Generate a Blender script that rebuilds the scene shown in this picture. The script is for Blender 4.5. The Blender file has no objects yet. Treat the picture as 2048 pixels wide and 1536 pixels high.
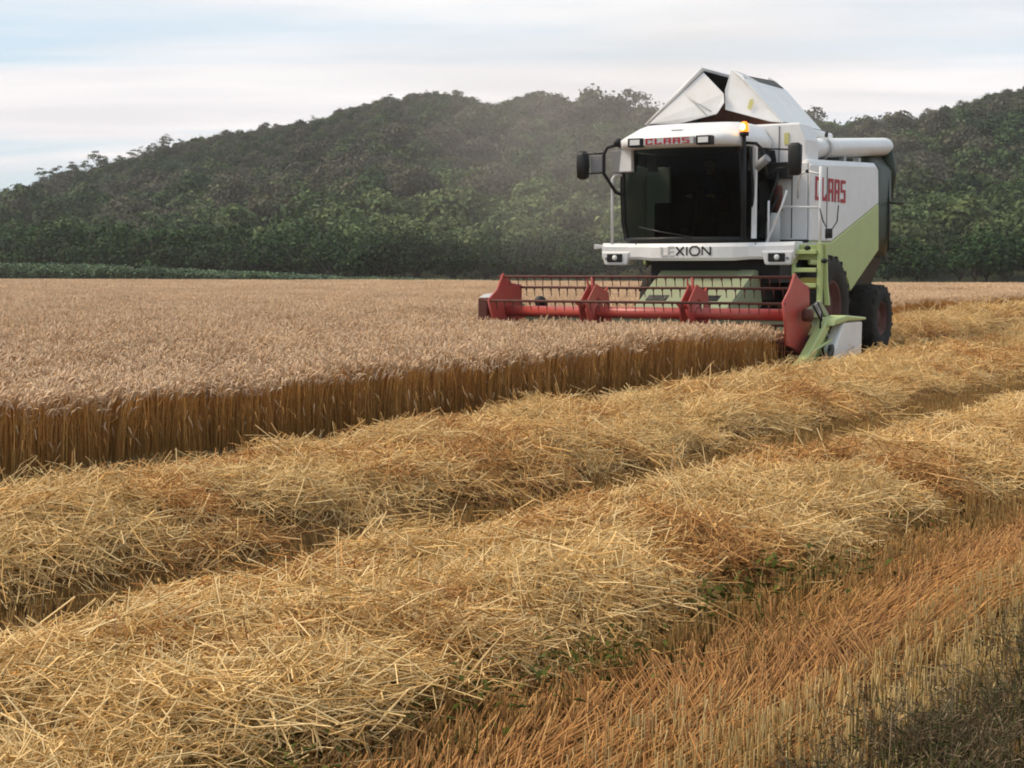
import bpy, bmesh, math, random
import numpy as np
from mathutils import Vector, Matrix

# ------------------------------------------------------------------ camera, sky, sun, exposure
SC = bpy.context.scene
COL = SC.collection
R = math.radians
FPX = 3200.0                       # focal length in pixels of the 2048 px wide photograph
CAM_H = 1.5
PITCH = math.atan(228 / FPX)       # horizon lies 228 px above the picture centre
cam_d = bpy.data.cameras.new('camera')
cam_d.sensor_width = 36.0
cam_d.lens = 36.0 * FPX / 2048
cam_d.clip_start = 0.1
cam_d.clip_end = 20000
cam = bpy.data.objects.new('camera', cam_d)
COL.objects.link(cam)
cam.location = (0, 0, CAM_H)
cam.rotation_euler = (R(90) - PITCH, 0, 0)
SC.camera = cam

SUN_EL, SUN_AZ = R(50), R(278)     # azimuth clockwise from +Y: high behind thin cloud, to the left
world = bpy.data.worlds.new('World')
SC.world = world
world.use_nodes = True
wn, wl = world.node_tree.nodes, world.node_tree.links
wn.clear()


def N(nodes, kind, **kw):
    n = nodes.new(kind)
    for k, val in kw.items():
        if k in n.inputs:
            n.inputs[k].default_value = val
        else:
            setattr(n, k, val)
    return n


sky = N(wn, 'ShaderNodeTexSky', sky_type='NISHITA', sun_disc=False, sun_elevation=SUN_EL,
        sun_rotation=SUN_AZ, air_density=1.0, dust_density=1.5, ozone_density=1.0, altitude=150)
geo = N(wn, 'ShaderNodeTexCoord')
sep = N(wn, 'ShaderNodeSeparateXYZ')
wl.new(geo.outputs['Generated'], sep.inputs[0])
zp = N(wn, 'ShaderNodeMath', operation='MAXIMUM'); zp.inputs[1].default_value = 0.0
wl.new(sep.outputs['Z'], zp.inputs[0])
za = N(wn, 'ShaderNodeMath', operation='ADD'); za.inputs[1].default_value = 0.055
wl.new(zp.outputs[0], za.inputs[0])
dx = N(wn, 'ShaderNodeMath', operation='DIVIDE'); wl.new(sep.outputs['X'], dx.inputs[0]); wl.new(za.outputs[0], dx.inputs[1])
dy = N(wn, 'ShaderNodeMath', operation='DIVIDE'); wl.new(sep.outputs['Y'], dy.inputs[0]); wl.new(za.outputs[0], dy.inputs[1])
cmb = N(wn, 'ShaderNodeCombineXYZ'); wl.new(dx.outputs[0], cmb.inputs[0]); wl.new(dy.outputs[0], cmb.inputs[1])
mp = N(wn, 'ShaderNodeMapping'); mp.inputs['Scale'].default_value = (0.20, 0.46, 1.0)
mp.inputs['Rotation'].default_value = (0, 0, R(-14)); mp.inputs['Location'].default_value = (0.9, 0.35, 0)
wl.new(cmb.outputs[0], mp.inputs['Vector'])
cl = N(wn, 'ShaderNodeTexNoise', Scale=1.0, Detail=7.0, Roughness=0.52, Distortion=0.7)
wl.new(mp.outputs[0], cl.inputs['Vector'])
cr = N(wn, 'ShaderNodeValToRGB')
cr.color_ramp.elements[0].position = 0.43; cr.color_ramp.elements[0].color = (0.0, 0.0, 0.0, 1)
cr.color_ramp.elements[1].position = 0.60; cr.color_ramp.elements[1].color = (1, 1, 1, 1)
wl.new(cl.outputs[0], cr.inputs['Fac'])
# clouds: pale, a little pinker towards the horizon, with a greyer second layer
mp2 = N(wn, 'ShaderNodeMapping'); mp2.inputs['Scale'].default_value = (0.35, 0.9, 1.0); mp2.inputs['Location'].default_value = (4.3, 1.2, 0)
wl.new(cmb.outputs[0], mp2.inputs['Vector'])
cl2 = N(wn, 'ShaderNodeTexNoise', Scale=1.3, Detail=5.0, Roughness=0.5, Distortion=0.4)
wl.new(mp2.outputs[0], cl2.inputs['Vector'])
cr2 = N(wn, 'ShaderNodeValToRGB')
cr2.color_ramp.elements[0].position = 0.38; cr2.color_ramp.elements[0].color = (4.15, 4.12, 4.25, 1)
cr2.color_ramp.elements[1].position = 0.62; cr2.color_ramp.elements[1].color = (5.15, 5.02, 5.0, 1)
wl.new(cl2.outputs[0], cr2.inputs['Fac'])
hz = N(wn, 'ShaderNodeMapRange'); hz.inputs['From Min'].default_value = 0.0; hz.inputs['From Max'].default_value = 0.16
wl.new(sep.outputs['Z'], hz.inputs['Value'])
warm = N(wn, 'ShaderNodeMix', data_type='RGBA', blend_type='MULTIPLY')
warm.inputs['Factor'].default_value = 1.0
tint = N(wn, 'ShaderNodeMix', data_type='RGBA')
tint.inputs[6].default_value = (1.05, 0.99, 0.985, 1); tint.inputs[7].default_value = (1.0, 1.0, 1.0, 1)
wl.new(hz.outputs[0], tint.inputs['Factor'])
wl.new(cr2.outputs[0], warm.inputs[6]); wl.new(tint.outputs[2], warm.inputs[7])
veil = N(wn, 'ShaderNodeMix', data_type='RGBA')        # thin high veil over the clear sky
veil.inputs['Factor'].default_value = 0.8
veil.inputs[7].default_value = (2.95, 3.6, 4.1, 1)
wl.new(sky.outputs[0], veil.inputs[6])
mixc = N(wn, 'ShaderNodeMix', data_type='RGBA')
wl.new(cr.outputs[0], mixc.inputs['Factor'])
wl.new(veil.outputs[2], mixc.inputs[6]); wl.new(warm.outputs[2], mixc.inputs[7])
bg = N(wn, 'ShaderNodeBackground', Strength=0.1)
wl.new(mixc.outputs[2], bg.inputs[0])
wo = N(wn, 'ShaderNodeOutputWorld')
wl.new(bg.outputs[0], wo.inputs[0])

sun_d = bpy.data.lights.new('sun', 'SUN')
sun_d.energy = 1.5
sun_d.angle = R(20)
sun_d.color = (1.0, 0.84, 0.64)
sun = bpy.data.objects.new('sun', sun_d)
COL.objects.link(sun)
sdir = Vector((math.sin(SUN_AZ) * math.cos(SUN_EL), math.cos(SUN_AZ) * math.cos(SUN_EL), math.sin(SUN_EL)))
sun.rotation_euler = (-sdir).to_track_quat('-Z', 'Y').to_euler()
sun.location = sdir * 50

SC.view_settings.view_transform = 'Standard'
SC.view_settings.look = 'None'
SC.view_settings.exposure = 1.1
SC.view_settings.gamma = 1.0
SC.view_settings.use_curve_mapping = False
SC.render.engine = 'CYCLES'
SC.cycles.max_bounces = 6
SC.cycles.diffuse_bounces = 2
SC.cycles.glossy_bounces = 3
SC.cycles.transparent_max_bounces = 12
SC.cycles.volume_bounces = 1
SC.cycles.use_denoising = True
SC.cycles.denoiser = 'OPENIMAGEDENOISE'
SC.cycles.denoising_input_passes = 'RGB_ALBEDO_NORMAL'
SC.cycles.denoising_prefilter = 'ACCURATE'
SC.cycles.filter_width = 1.9

# ------------------------------------------------------------------ field frame: s runs along the rows, t across them
TH = math.atan(1876 / FPX)
U = np.array([math.sin(TH), math.cos(TH)])
V = np.array([math.cos(TH), -math.sin(TH)])
S0, TC = 21.64, -10.5              # reel axis and centre line of the harvester in the field frame
S_END = 112.0                      # far end of the wheat field
rng = np.random.default_rng(7)
random.seed(7)


def W(s, t):
    s = np.asarray(s, float); t = np.asarray(t, float)
    return s * U[0] + t * V[0], s * U[1] + t * V[1]


def in_view(x, y, margin=0.06, near=1.0):
    return (y > near) & (np.abs(x) < (0.32 + margin) * y + 1.2)


def hash2(ix, iy, seed):
    n = (ix * 374761393 + iy * 668265263 + seed * 1442695) & 0x7fffffff
    n = ((n ^ (n >> 13)) * 1274126177) & 0x7fffffff
    return ((n ^ (n >> 16)) & 0xffff) / 65535.0


def vnoise(x, y, seed=0):
    x = np.asarray(x, float); y = np.asarray(y, float)
    ix = np.floor(x).astype(np.int64); iy = np.floor(y).astype(np.int64)
    fx = x - ix; fy = y - iy
    fx = fx * fx * (3 - 2 * fx); fy = fy * fy * (3 - 2 * fy)
    a = hash2(ix, iy, seed); b = hash2(ix + 1, iy, seed)
    c = hash2(ix, iy + 1, seed); d = hash2(ix + 1, iy + 1, seed)
    return (a * (1 - fx) + b * fx) * (1 - fy) + (c * (1 - fx) + d * fx) * fy - 0.5


def fbm(x, y, seed=0, octv=4):
    r = 0; a = 1.0; f = 1.0
    for k in range(octv):
        r = r + a * vnoise(np.asarray(x) * f + 17.3 * k, np.asarray(y) * f - 9.1 * k, seed + k)
        a *= 0.5; f *= 2.03
    return r


# ------------------------------------------------------------------ materials
MATS = {}


def mat(name, color, rough=0.6, metal=0.0, var=0.0, scale=8.0, attr=False, rand=0.0, bump=0.0, spec=0.3,
        coat=0.0, translucent=0.0, dirt=None, dirt_amt=0.0):
    if name in MATS:
        return MATS[name]
    m = bpy.data.materials.new(name)
    m.use_nodes = True
    nt = m.node_tree; nd, lk = nt.nodes, nt.links
    bs = nd['Principled BSDF']
    bs.inputs['Roughness'].default_value = rough
    bs.inputs['Metallic'].default_value = metal
    bs.inputs['Specular IOR Level'].default_value = spec
    bs.inputs['Coat Weight'].default_value = coat
    col = None
    base = N(nd, 'ShaderNodeRGB'); base.outputs[0].default_value = (*color, 1)
    col = base.outputs[0]
    if attr:
        at = N(nd, 'ShaderNodeAttribute', attribute_name='Col')
        mx = N(nd, 'ShaderNodeMix', data_type='RGBA', blend_type='MULTIPLY'); mx.inputs['Factor'].default_value = 1
        lk.new(col, mx.inputs[6]); lk.new(at.outputs['Color'], mx.inputs[7]); col = mx.outputs[2]
    tc = N(nd, 'ShaderNodeTexCoord')
    if var:
        nz = N(nd, 'ShaderNodeTexNoise', Scale=scale, Detail=5.0, Roughness=0.6)
        lk.new(tc.outputs['Object'], nz.inputs['Vector'])
        mr = N(nd, 'ShaderNodeMapRange'); mr.inputs['From Min'].default_value = 0.25; mr.inputs['From Max'].default_value = 0.75
        mr.inputs['To Min'].default_value = 1 - var; mr.inputs['To Max'].default_value = 1 + var
        lk.new(nz.outputs[0], mr.inputs['Value'])
        mx = N(nd, 'ShaderNodeMix', data_type='RGBA', blend_type='MULTIPLY'); mx.inputs['Factor'].default_value = 1
        lk.new(col, mx.inputs[6]); lk.new(mr.outputs[0], mx.inputs[7]); col = mx.outputs[2]
    if dirt is not None:
        nz = N(nd, 'ShaderNodeTexNoise', Scale=2.6, Detail=10.0, Roughness=0.78)
        lk.new(tc.outputs['Object'], nz.inputs['Vector'])
        mr = N(nd, 'ShaderNodeMapRange'); mr.inputs['From Min'].default_value = 0.38; mr.inputs['From Max'].default_value = 0.75
        mr.inputs['To Max'].default_value = dirt_amt
        lk.new(nz.outputs[0], mr.inputs['Value'])
        mx = N(nd, 'ShaderNodeMix', data_type='RGBA')
        lk.new(mr.outputs[0], mx.inputs['Factor']); lk.new(col, mx.inputs[6]); mx.inputs[7].default_value = (*dirt, 1)
        col = mx.outputs[2]
    if rand:
        oi = N(nd, 'ShaderNodeObjectInfo')
        mr = N(nd, 'ShaderNodeMapRange'); mr.inputs['To Min'].default_value = 1 - rand; mr.inputs['To Max'].default_value = 1 + rand
        lk.new(oi.outputs['Random'], mr.inputs['Value'])
        mx = N(nd, 'ShaderNodeMix', data_type='RGBA', blend_type='MULTIPLY'); mx.inputs['Factor'].default_value = 1
        lk.new(col, mx.inputs[6]); lk.new(mr.outputs[0], mx.inputs[7]); col = mx.outputs[2]
    lk.new(col, bs.inputs['Base Color'])
    if bump:
        nz = N(nd, 'ShaderNodeTexNoise', Scale=scale * 4, Detail=4.0)
        lk.new(tc.outputs['Object'], nz.inputs['Vector'])
        bp = N(nd, 'ShaderNodeBump', Strength=bump, Distance=0.02)
        lk.new(nz.outputs[0], bp.inputs['Height']); lk.new(bp.outputs[0], bs.inputs['Normal'])
    if translucent:
        out = nd['Material Output']
        tr = N(nd, 'ShaderNodeBsdfTranslucent'); lk.new(col, tr.inputs[0])
        ms = N(nd, 'ShaderNodeMixShader'); ms.inputs[0].default_value = translucent
        lk.new(bs.outputs[0], ms.inputs[1]); lk.new(tr.outputs[0], ms.inputs[2]); lk.new(ms.outputs[0], out.inputs[0])
    MATS[name] = m
    return m


DUST = (0.36, 0.27, 0.17)
mat('white_paint', (0.80, 0.795, 0.785), 0.38, spec=0.5, dirt=DUST, dirt_amt=0.24)
mat('green_paint', (0.44, 0.53, 0.20), 0.42, spec=0.5, dirt=DUST, dirt_amt=0.35)
mat('pale_green_metal', (0.27, 0.32, 0.19), 0.55, dirt=(0.30, 0.24, 0.16), dirt_amt=0.75)
mat('red_paint', (0.45, 0.056, 0.046), 0.4, spec=0.5, dirt=(0.34, 0.2, 0.13), dirt_amt=0.35)
mat('red_print', (0.40, 0.02, 0.03), 0.5)
mat('black_print', (0.03, 0.03, 0.03), 0.5)
mat('faded_print', (0.58, 0.56, 0.53), 0.5)
mat('black_plastic', (0.012, 0.012, 0.012), 0.5, var=0.2)
mat('dark_metal', (0.03, 0.03, 0.028), 0.6, dirt=(0.12, 0.09, 0.06), dirt_amt=0.5)
mat('dark_hood', (0.02, 0.035, 0.02), 0.45, dirt=(0.1, 0.08, 0.05), dirt_amt=0.3)
mat('grey_plastic', (0.25, 0.25, 0.25), 0.5)
mat('light_grey', (0.5, 0.5, 0.49), 0.5)
mat('rubber', (0.018, 0.017, 0.016), 0.85, dirt=(0.10, 0.075, 0.05), dirt_amt=0.5)
mat('rusty_steel', (0.10, 0.035, 0.025), 0.65, var=0.3)
mat('tank_inside', (0.16, 0.07, 0.045), 0.7, var=0.25)
mat('yellow_print', (0.60, 0.56, 0.22), 0.5)
mat('ochre_metal', (0.50, 0.38, 0.08), 0.55, dirt=DUST, dirt_amt=0.4)
mat('chrome', (0.7, 0.7, 0.7), 0.15, metal=1.0)
mat('lens', (0.75, 0.75, 0.72), 0.15, spec=0.6)
mat('seat_fabric', (0.02, 0.02, 0.022), 0.9)
mat('skin', (0.42, 0.24, 0.17), 0.55)
mat('shirt', (0.05, 0.06, 0.09), 0.85)
mat('hair', (0.02, 0.015, 0.012), 0.7)
mat('straw', (1, 1, 1), 0.62, attr=True, rand=0.13, spec=0.25, translucent=0.12)
mat('straw_base', (0.23, 0.125, 0.045), 0.9, var=0.45, scale=16, bump=0.6, spec=0.1)  # mound under the straw; shade between the stalks put into its dark colour
mat('wheat', (1, 1, 1), 0.7, attr=True, rand=0.10, spec=0.2, translucent=0.15)
mat('canopy_base', (0.34, 0.22, 0.12), 0.95, var=0.3, scale=5, spec=0.05)
mat('weed', (1, 1, 1), 0.85, attr=True, rand=0.2, spec=0.05, translucent=0.1)
mat('leaf', (1, 1, 1), 0.65, attr=True, rand=0.35, spec=0.2, translucent=0.2)
mat('bark', (0.10, 0.085, 0.07), 0.9, var=0.3)
mat('pale_bark', (0.22, 0.20, 0.175), 0.9, var=0.3)


def ground_mat():
    m = bpy.data.materials.new('soil_ground'); m.use_nodes = True
    nd, lk = m.node_tree.nodes, m.node_tree.links
    bs = nd['Principled BSDF']; bs.inputs['Roughness'].default_value = 0.95; bs.inputs['Specular IOR Level'].default_value = 0.1
    tc = N(nd, 'ShaderNodeTexCoord')
    n1 = N(nd, 'ShaderNodeTexNoise', Scale=3.0, Detail=8.0, Roughness=0.65); lk.new(tc.outputs['Object'], n1.inputs['Vector'])
    r1 = N(nd, 'ShaderNodeValToRGB')
    e = r1.color_ramp.elements
    e[0].position = 0.3; e[0].color = (0.055, 0.034, 0.02, 1)
    e[1].position = 0.7; e[1].color = (0.20, 0.125, 0.06, 1)
    lk.new(n1.outputs[0], r1.inputs['Fac']); lk.new(r1.outputs[0], bs.inputs['Base Color'])
    n2 = N(nd, 'ShaderNodeTexNoise', Scale=25.0, Detail=4.0); lk.new(tc.outputs['Object'], n2.inputs['Vector'])
    bp = N(nd, 'ShaderNodeBump', Strength=0.8, Distance=0.03)
    lk.new(n2.outputs[0], bp.inputs['Height']); lk.new(bp.outputs[0], bs.inputs['Normal'])
    return m


def hill_mat():
    m = bpy.data.materials.new('hill_soil'); m.use_nodes = True
    nd, lk = m.node_tree.nodes, m.node_tree.links
    bs = nd['Principled BSDF']; bs.inputs['Roughness'].default_value = 0.95; bs.inputs['Specular IOR Level'].default_value = 0.05
    tc = N(nd, 'ShaderNodeTexCoord')
    n1 = N(nd, 'ShaderNodeTexNoise', Scale=0.15, Detail=8.0, Roughness=0.65); lk.new(tc.outputs['Object'], n1.inputs['Vector'])
    r1 = N(nd, 'ShaderNodeValToRGB')
    e = r1.color_ramp.elements
    e[0].position = 0.3; e[0].color = (0.018, 0.026, 0.012, 1)
    e[1].position = 0.7; e[1].color = (0.05, 0.052, 0.026, 1)
    lk.new(n1.outputs[0], r1.inputs['Fac']); lk.new(r1.outputs[0], bs.inputs['Base Color'])
    return m


def glass_mat():
    m = bpy.data.materials.new('tinted_glass'); m.use_nodes = True
    nd, lk = m.node_tree.nodes, m.node_tree.links
    nd.clear()
    out = N(nd, 'ShaderNodeOutputMaterial')
    tr = N(nd, 'ShaderNodeBsdfTransparent'); tr.inputs[0].default_value = (0.15, 0.185, 0.165, 1)
    gl = N(nd, 'ShaderNodeBsdfGlossy'); gl.inputs['Roughness'].default_value = 0.03; gl.inputs[0].default_value = (0.9, 0.9, 0.9, 1)
    fr = N(nd, 'ShaderNodeFresnel'); fr.inputs[0].default_value = 1.13
    ms = N(nd, 'ShaderNodeMixShader')
    lk.new(fr.outputs[0], ms.inputs[0]); lk.new(tr.outputs[0], ms.inputs[1]); lk.new(gl.outputs[0], ms.inputs[2])
    lk.new(ms.outputs[0], out.inputs[0])
    return m


def emit_mat(name, color, strength):
    m = bpy.data.materials.new(name); m.use_nodes = True
    bs = m.node_tree.nodes['Principled BSDF']
    bs.inputs['Base Color'].default_value = (*color, 1)
    bs.inputs['Emission Color'].default_value = (*color, 1)
    bs.inputs['Emission Strength'].default_value = strength
    MATS[name] = m
    return m


MATS['glass'] = glass_mat()
MATS['soil'] = ground_mat()
MATS['hill'] = hill_mat()
emit_mat('beacon_core', (1.0, 0.62, 0.12), 9.0)
emit_mat('beacon_lens', (0.9, 0.16, 0.01), 1.4)


# ------------------------------------------------------------------ object helpers
def tag(o, label=None, cat=None, group=None, kind=None):
    if label: o['label'] = label
    if cat: o['category'] = cat
    if group: o['group'] = group
    if kind: o['kind'] = kind
    return o


def link(name, data, parent=None):
    o = bpy.data.objects.new(name, data)
    COL.objects.link(o)
    if parent is not None:
        o.parent = parent
    return o


def np_mesh(name, v, quads=None, tris=None, col=None, material=None, smooth=False):
    me = bpy.data.meshes.new(name)
    v = np.asarray(v, np.float32)
    nq = 0 if quads is None else len(quads)
    nt = 0 if tris is None else len(tris)
    me.vertices.add(len(v)); me.vertices.foreach_set('co', v.ravel())
    loops = []
    if nq: loops.append(np.asarray(quads, np.int32).ravel())
    if nt: loops.append(np.asarray(tris, np.int32).ravel())
    lp = np.concatenate(loops)
    me.loops.add(len(lp)); me.loops.foreach_set('vertex_index', lp)
    st = np.concatenate([np.arange(nq) * 4, nq * 4 + np.arange(nt) * 3]).astype(np.int32)
    me.polygons.add(nq + nt); me.polygons.foreach_set('loop_start', st)
    me.update(calc_edges=True)
    me.validate()
    if smooth:
        me.polygons.foreach_set('use_smooth', np.ones(len(me.polygons), bool))
    if col is not None:
        ca = me.color_attributes.new('Col', 'FLOAT_COLOR', 'POINT')
        c4 = np.ones((len(v), 4), np.float32); c4[:, :3] = col
        ca.data.foreach_set('color', c4.ravel())
    if material: me.materials.append(MATS[material])
    return me


class MB:
    """collects faces of one part"""

    def __init__(self):
        self.v, self.f, self.sm = [], [], []

    def add(self, vs, fs, smooth=False):
        o = len(self.v)
        self.v += [tuple(map(float, q)) for q in vs]
        self.f += [tuple(i + o for i in q) for q in fs]
        self.sm += [smooth] * len(fs)
        return self

    def hexa(self, p):     # bottom 4, top 4, same order
        return self.add(p, [(3, 2, 1, 0), (4, 5, 6, 7), (0, 1, 5, 4), (1, 2, 6, 5), (2, 3, 7, 6), (3, 0, 4, 7)])

    def box(self, x0, x1, y0, y1, z0, z1):
        return self.hexa([(x0, y0, z0), (x1, y0, z0), (x1, y1, z0), (x0, y1, z0), (x0, y0, z1), (x1, y0, z1), (x1, y1, z1), (x0, y1, z1)])

    def prism(self, poly, axis, lo, hi):
        """poly in the other two axes (axis 0: (y,z), 1: (x,z), 2: (x,y))"""
        def p3(q, h):
            return {0: (h, q[0], q[1]), 1: (q[0], h, q[1]), 2: (q[0], q[1], h)}[axis]
        n = len(poly)
        vs = [p3(q, lo) for q in poly] + [p3(q, hi) for q in poly]
        fs = [tuple(range(n))[::-1], tuple(range(n, 2 * n))] + [(i, (i + 1) % n, n + (i + 1) % n, n + i) for i in range(n)]
        return self.add(vs, fs)

    def slab(self, pts, nrm, th):
        """planar polygon given as 3D points, thickened along nrm"""
        nrm = Vector(nrm).normalized() * th
        n = len(pts)
        vs = [Vector(p) for p in pts] + [Vector(p) + nrm for p in pts]
        fs = [tuple(range(n))[::-1], tuple(range(n, 2 * n))] + [(i, (i + 1) % n, n + (i + 1) % n, n + i) for i in range(n)]
        return self.add(vs, fs)

    def tube(self, path, r, n=10, caps=True):
        path = [Vector(p) for p in path]
        rs = r if isinstance(r, (list, tuple)) else [r] * len(path)
        vs = []
        up = None
        for i, p in enumerate(path):
            d = (path[min(i + 1, len(path) - 1)] - path[max(i - 1, 0)]).normalized()
            if up is None:
                up = Vector((0, 0, 1)) if abs(d.z) < 0.9 else Vector((1, 0, 0))
            a = d.cross(up).normalized(); b = a.cross(d).normalized(); up = b
            for k in range(n):
                w = 2 * math.pi * k / n
                vs.append(p + (a * math.cos(w) + b * math.sin(w)) * rs[i])
        fs = []
        for i in range(len(path) - 1):
            for k in range(n):
                fs.append((i * n + k, i * n + (k + 1) % n, (i + 1) * n + (k + 1) % n, (i + 1) * n + k))
        self.add(vs, fs, True)
        if caps:
            o = len(self.v) - len(vs)
            self.f += [tuple(o + k for k in range(n))[::-1], tuple(o + (len(path) - 1) * n + k for k in range(n))]
            self.sm += [False, False]
        return self

    def loft(self, secs, smooth=True, caps=True):
        n = len(secs[0]); vs = [q for s_ in secs for q in s_]
        fs = [(i * n + k, i * n + (k + 1) % n, (i + 1) * n + (k + 1) % n, (i + 1) * n + k) for i in range(len(secs) - 1) for k in range(n)]
        self.add(vs, fs, smooth)
        if caps:
            o = len(self.v) - len(vs)
            self.f += [tuple(o + k for k in range(n))[::-1], tuple(o + (len(secs) - 1) * n + k for k in range(n))]
            self.sm += [False, False]
        return self

    def lathe(self, prof, c, n=32, axis=0):
        """prof: (offset along axis, radius)"""
        vs = []
        for h, r in prof:
            for k in range(n):
                w = 2 * math.pi * k / n
                q = (h, r * math.cos(w), r * math.sin(w))
                if axis == 0: p = (c[0] + q[0], c[1] + q[1], c[2] + q[2])
                elif axis == 1: p = (c[0] + q[1], c[1] + q[0], c[2] + q[2])
                else: p = (c[0] + q[1], c[1] + q[2], c[2] + q[0])
                vs.append(p)
        m = len(prof)
        fs = [(i * n + k, i * n + (k + 1) % n, (i + 1) * n + (k + 1) % n, (i + 1) * n + k) for i in range(m - 1) for k in range(n)]
        return self.add(vs, fs, True)

    def ellipsoid(self, c, r, n=14, m=8):
        secs = []
        for i in range(m + 1):
            ph = -math.pi / 2 + math.pi * (i + 0.02) / (m + 0.04)
            secs.append([(c[0] + r[0] * math.cos(ph) * math.cos(2 * math.pi * k / n), c[1] + r[1] * math.cos(ph) * math.sin(2 * math.pi * k / n),
                          c[2] + r[2] * math.sin(ph)) for k in range(n)])
        return self.loft(secs)

    def mesh(self, name, material):
        me = bpy.data.meshes.new(name)
        me.from_pydata(self.v, [], self.f)
        me.polygons.foreach_set('use_smooth', self.sm)
        me.materials.append(MATS[material])
        bm = bmesh.new(); bm.from_mesh(me); bmesh.ops.recalc_face_normals(bm, faces=bm.faces); bm.to_mesh(me); bm.free()
        return me

    def build(self, name, material, parent=None, bevel=0.0, seg=2):
        o = link(name, self.mesh(name, material), parent)
        if bevel:
            b = o.modifiers.new('bevel', 'BEVEL'); b.width = bevel; b.segments = seg; b.limit_method = 'ANGLE'; b.angle_limit = R(35)
            b.harden_normals = False
        return o


def scatter(name, protos, pts, rot, scl, idx, parent=None):
    """one object of uncountable stuff: prototype clumps placed on points by geometry nodes"""
    me = bpy.data.meshes.new(name)
    pts = np.asarray(pts, np.float32)
    me.vertices.add(len(pts)); me.vertices.foreach_set('co', pts.ravel())
    a = me.attributes.new('rot', 'FLOAT_VECTOR', 'POINT'); a.data.foreach_set('vector', np.asarray(rot, np.float32).ravel())
    a = me.attributes.new('scl', 'FLOAT_VECTOR', 'POINT'); a.data.foreach_set('vector', np.asarray(scl, np.float32).ravel())
    a = me.attributes.new('idx', 'INT', 'POINT'); a.data.foreach_set('value', np.asarray(idx, np.int32))
    o = link(name, me, parent)
    pc = bpy.data.collections.new(name + '_clumps')
    for k, pm in enumerate(protos):
        pc.objects.link(bpy.data.objects.new('clump_%02d_%s' % (k, name), pm))
    ng = bpy.data.node_groups.new(name + '_nodes', 'GeometryNodeTree')
    ng.interface.new_socket('Geometry', in_out='INPUT', socket_type='NodeSocketGeometry')
    ng.interface.new_socket('Geometry', in_out='OUTPUT', socket_type='NodeSocketGeometry')
    nd, lk = ng.nodes, ng.links
    gi = nd.new('NodeGroupInput'); go = nd.new('NodeGroupOutput')
    ci = nd.new('GeometryNodeCollectionInfo'); ci.inputs['Collection'].default_value = pc
    ci.inputs['Separate Children'].default_value = True; ci.inputs['Reset Children'].default_value = True
    ip = nd.new('GeometryNodeInstanceOnPoints'); ip.inputs['Pick Instance'].default_value = True

    def at(nm, tp):
        q = nd.new('GeometryNodeInputNamedAttribute'); q.data_type = tp; q.inputs['Name'].default_value = nm
        return q.outputs['Attribute']
    er = nd.new('FunctionNodeEulerToRotation')
    lk.new(at('rot', 'FLOAT_VECTOR'), er.inputs[0])
    lk.new(gi.outputs[0], ip.inputs['Points']); lk.new(ci.outputs[0], ip.inputs['Instance'])
    lk.new(at('idx', 'INT'), ip.inputs['Instance Index']); lk.new(er.outputs[0], ip.inputs['Rotation'])
    lk.new(at('scl', 'FLOAT_VECTOR'), ip.inputs['Scale'])
    lk.new(ip.outputs[0], go.inputs[0])
    md = o.modifiers.new('scatter', 'NODES'); md.node_group = ng
    return o


# ------------------------------------------------------------------ setting: ground and hill
def build_ground():
    # fine near the camera, coarse to the horizon; the field lies flat, a little uneven
    xs = np.concatenate([[-6000, -2000, -600, -200, -80], np.linspace(-40, 40, 81), [80, 200, 600, 2000, 6000]])
    ys = np.concatenate([[-300, -60, -10], np.linspace(0, 60, 61), [80, 120, 200, 500, 1500, 4000, 9000]])
    X, Y = np.meshgrid(xs, ys)
    Z = 0.03 * vnoise(X * 0.9, Y * 0.9, 3) - 0.02
    v = np.stack([X.ravel(), Y.ravel(), Z.ravel()], 1)
    nx, ny = len(xs), len(ys)
    i, j = np.meshgrid(np.arange(nx - 1), np.arange(ny - 1))
    b = (j * nx + i).ravel()
    q = np.stack([b, b + 1, b + 1 + nx, b + nx], 1)
    o = link('ground', np_mesh('ground', v, q, material='soil', smooth=True))
    tag(o, 'bare brown soil of the harvested field', kind='structure')


SKYLINE = [(-900, 480), (-500, 440), (-200, 420), (0, 388), (60, 375), (130, 350), (200, 332), (300, 306), (370, 282), (480, 268),
           (560, 252), (640, 243), (700, 222), (760, 208), (830, 196), (900, 192), (945, 202), (985, 224), (1025, 204), (1070, 196),
           (1120, 208), (1200, 228), (1300, 250), (1450, 282), (1640, 278), (1700, 268), (1760, 254), (1850, 230), (1950, 200),
           (2048, 172), (2300, 120), (2700, 190), (3200, 300)]
RIDGE_Y = 450.0
_sx = np.array([(a - 1024) / FPX * RIDGE_Y for a, b in SKYLINE])
_sz = np.array([CAM_H + (540 - b) / FPX * RIDGE_Y - 2.6 for a, b in SKYLINE])


def foot_y(x):
    return 205.0 - 0.36 * np.asarray(x)          # the hill's foot runs behind the hedge


def hill_h(x, y):
    x = np.asarray(x, float); y = np.asarray(y, float)
    rz = np.interp(x, _sx, _sz)
    q = (y - foot_y(x)) / (RIDGE_Y - foot_y(x))
    qc = np.clip(q, 0, 1)
    f = qc ** np.interp(x, [-120, -40, 20, 200], [1.9, 1.55, 1.0, 1.0]) * (1.0 + 0.16 * np.sin(qc * 9.0 + x * 0.02) * (1 - qc) * qc * 4)
    back = np.where(y > RIDGE_Y, np.exp(-((y - RIDGE_Y) / 160.0) ** 2), 1.0)
    gully = 5.0 * fbm(x / 45.0, y / 60.0, 21, 3) * np.clip(qc * 4, 0, 1) * (1 - qc)
    return np.maximum(rz, 0) * f * back + gully - 0.4


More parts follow.
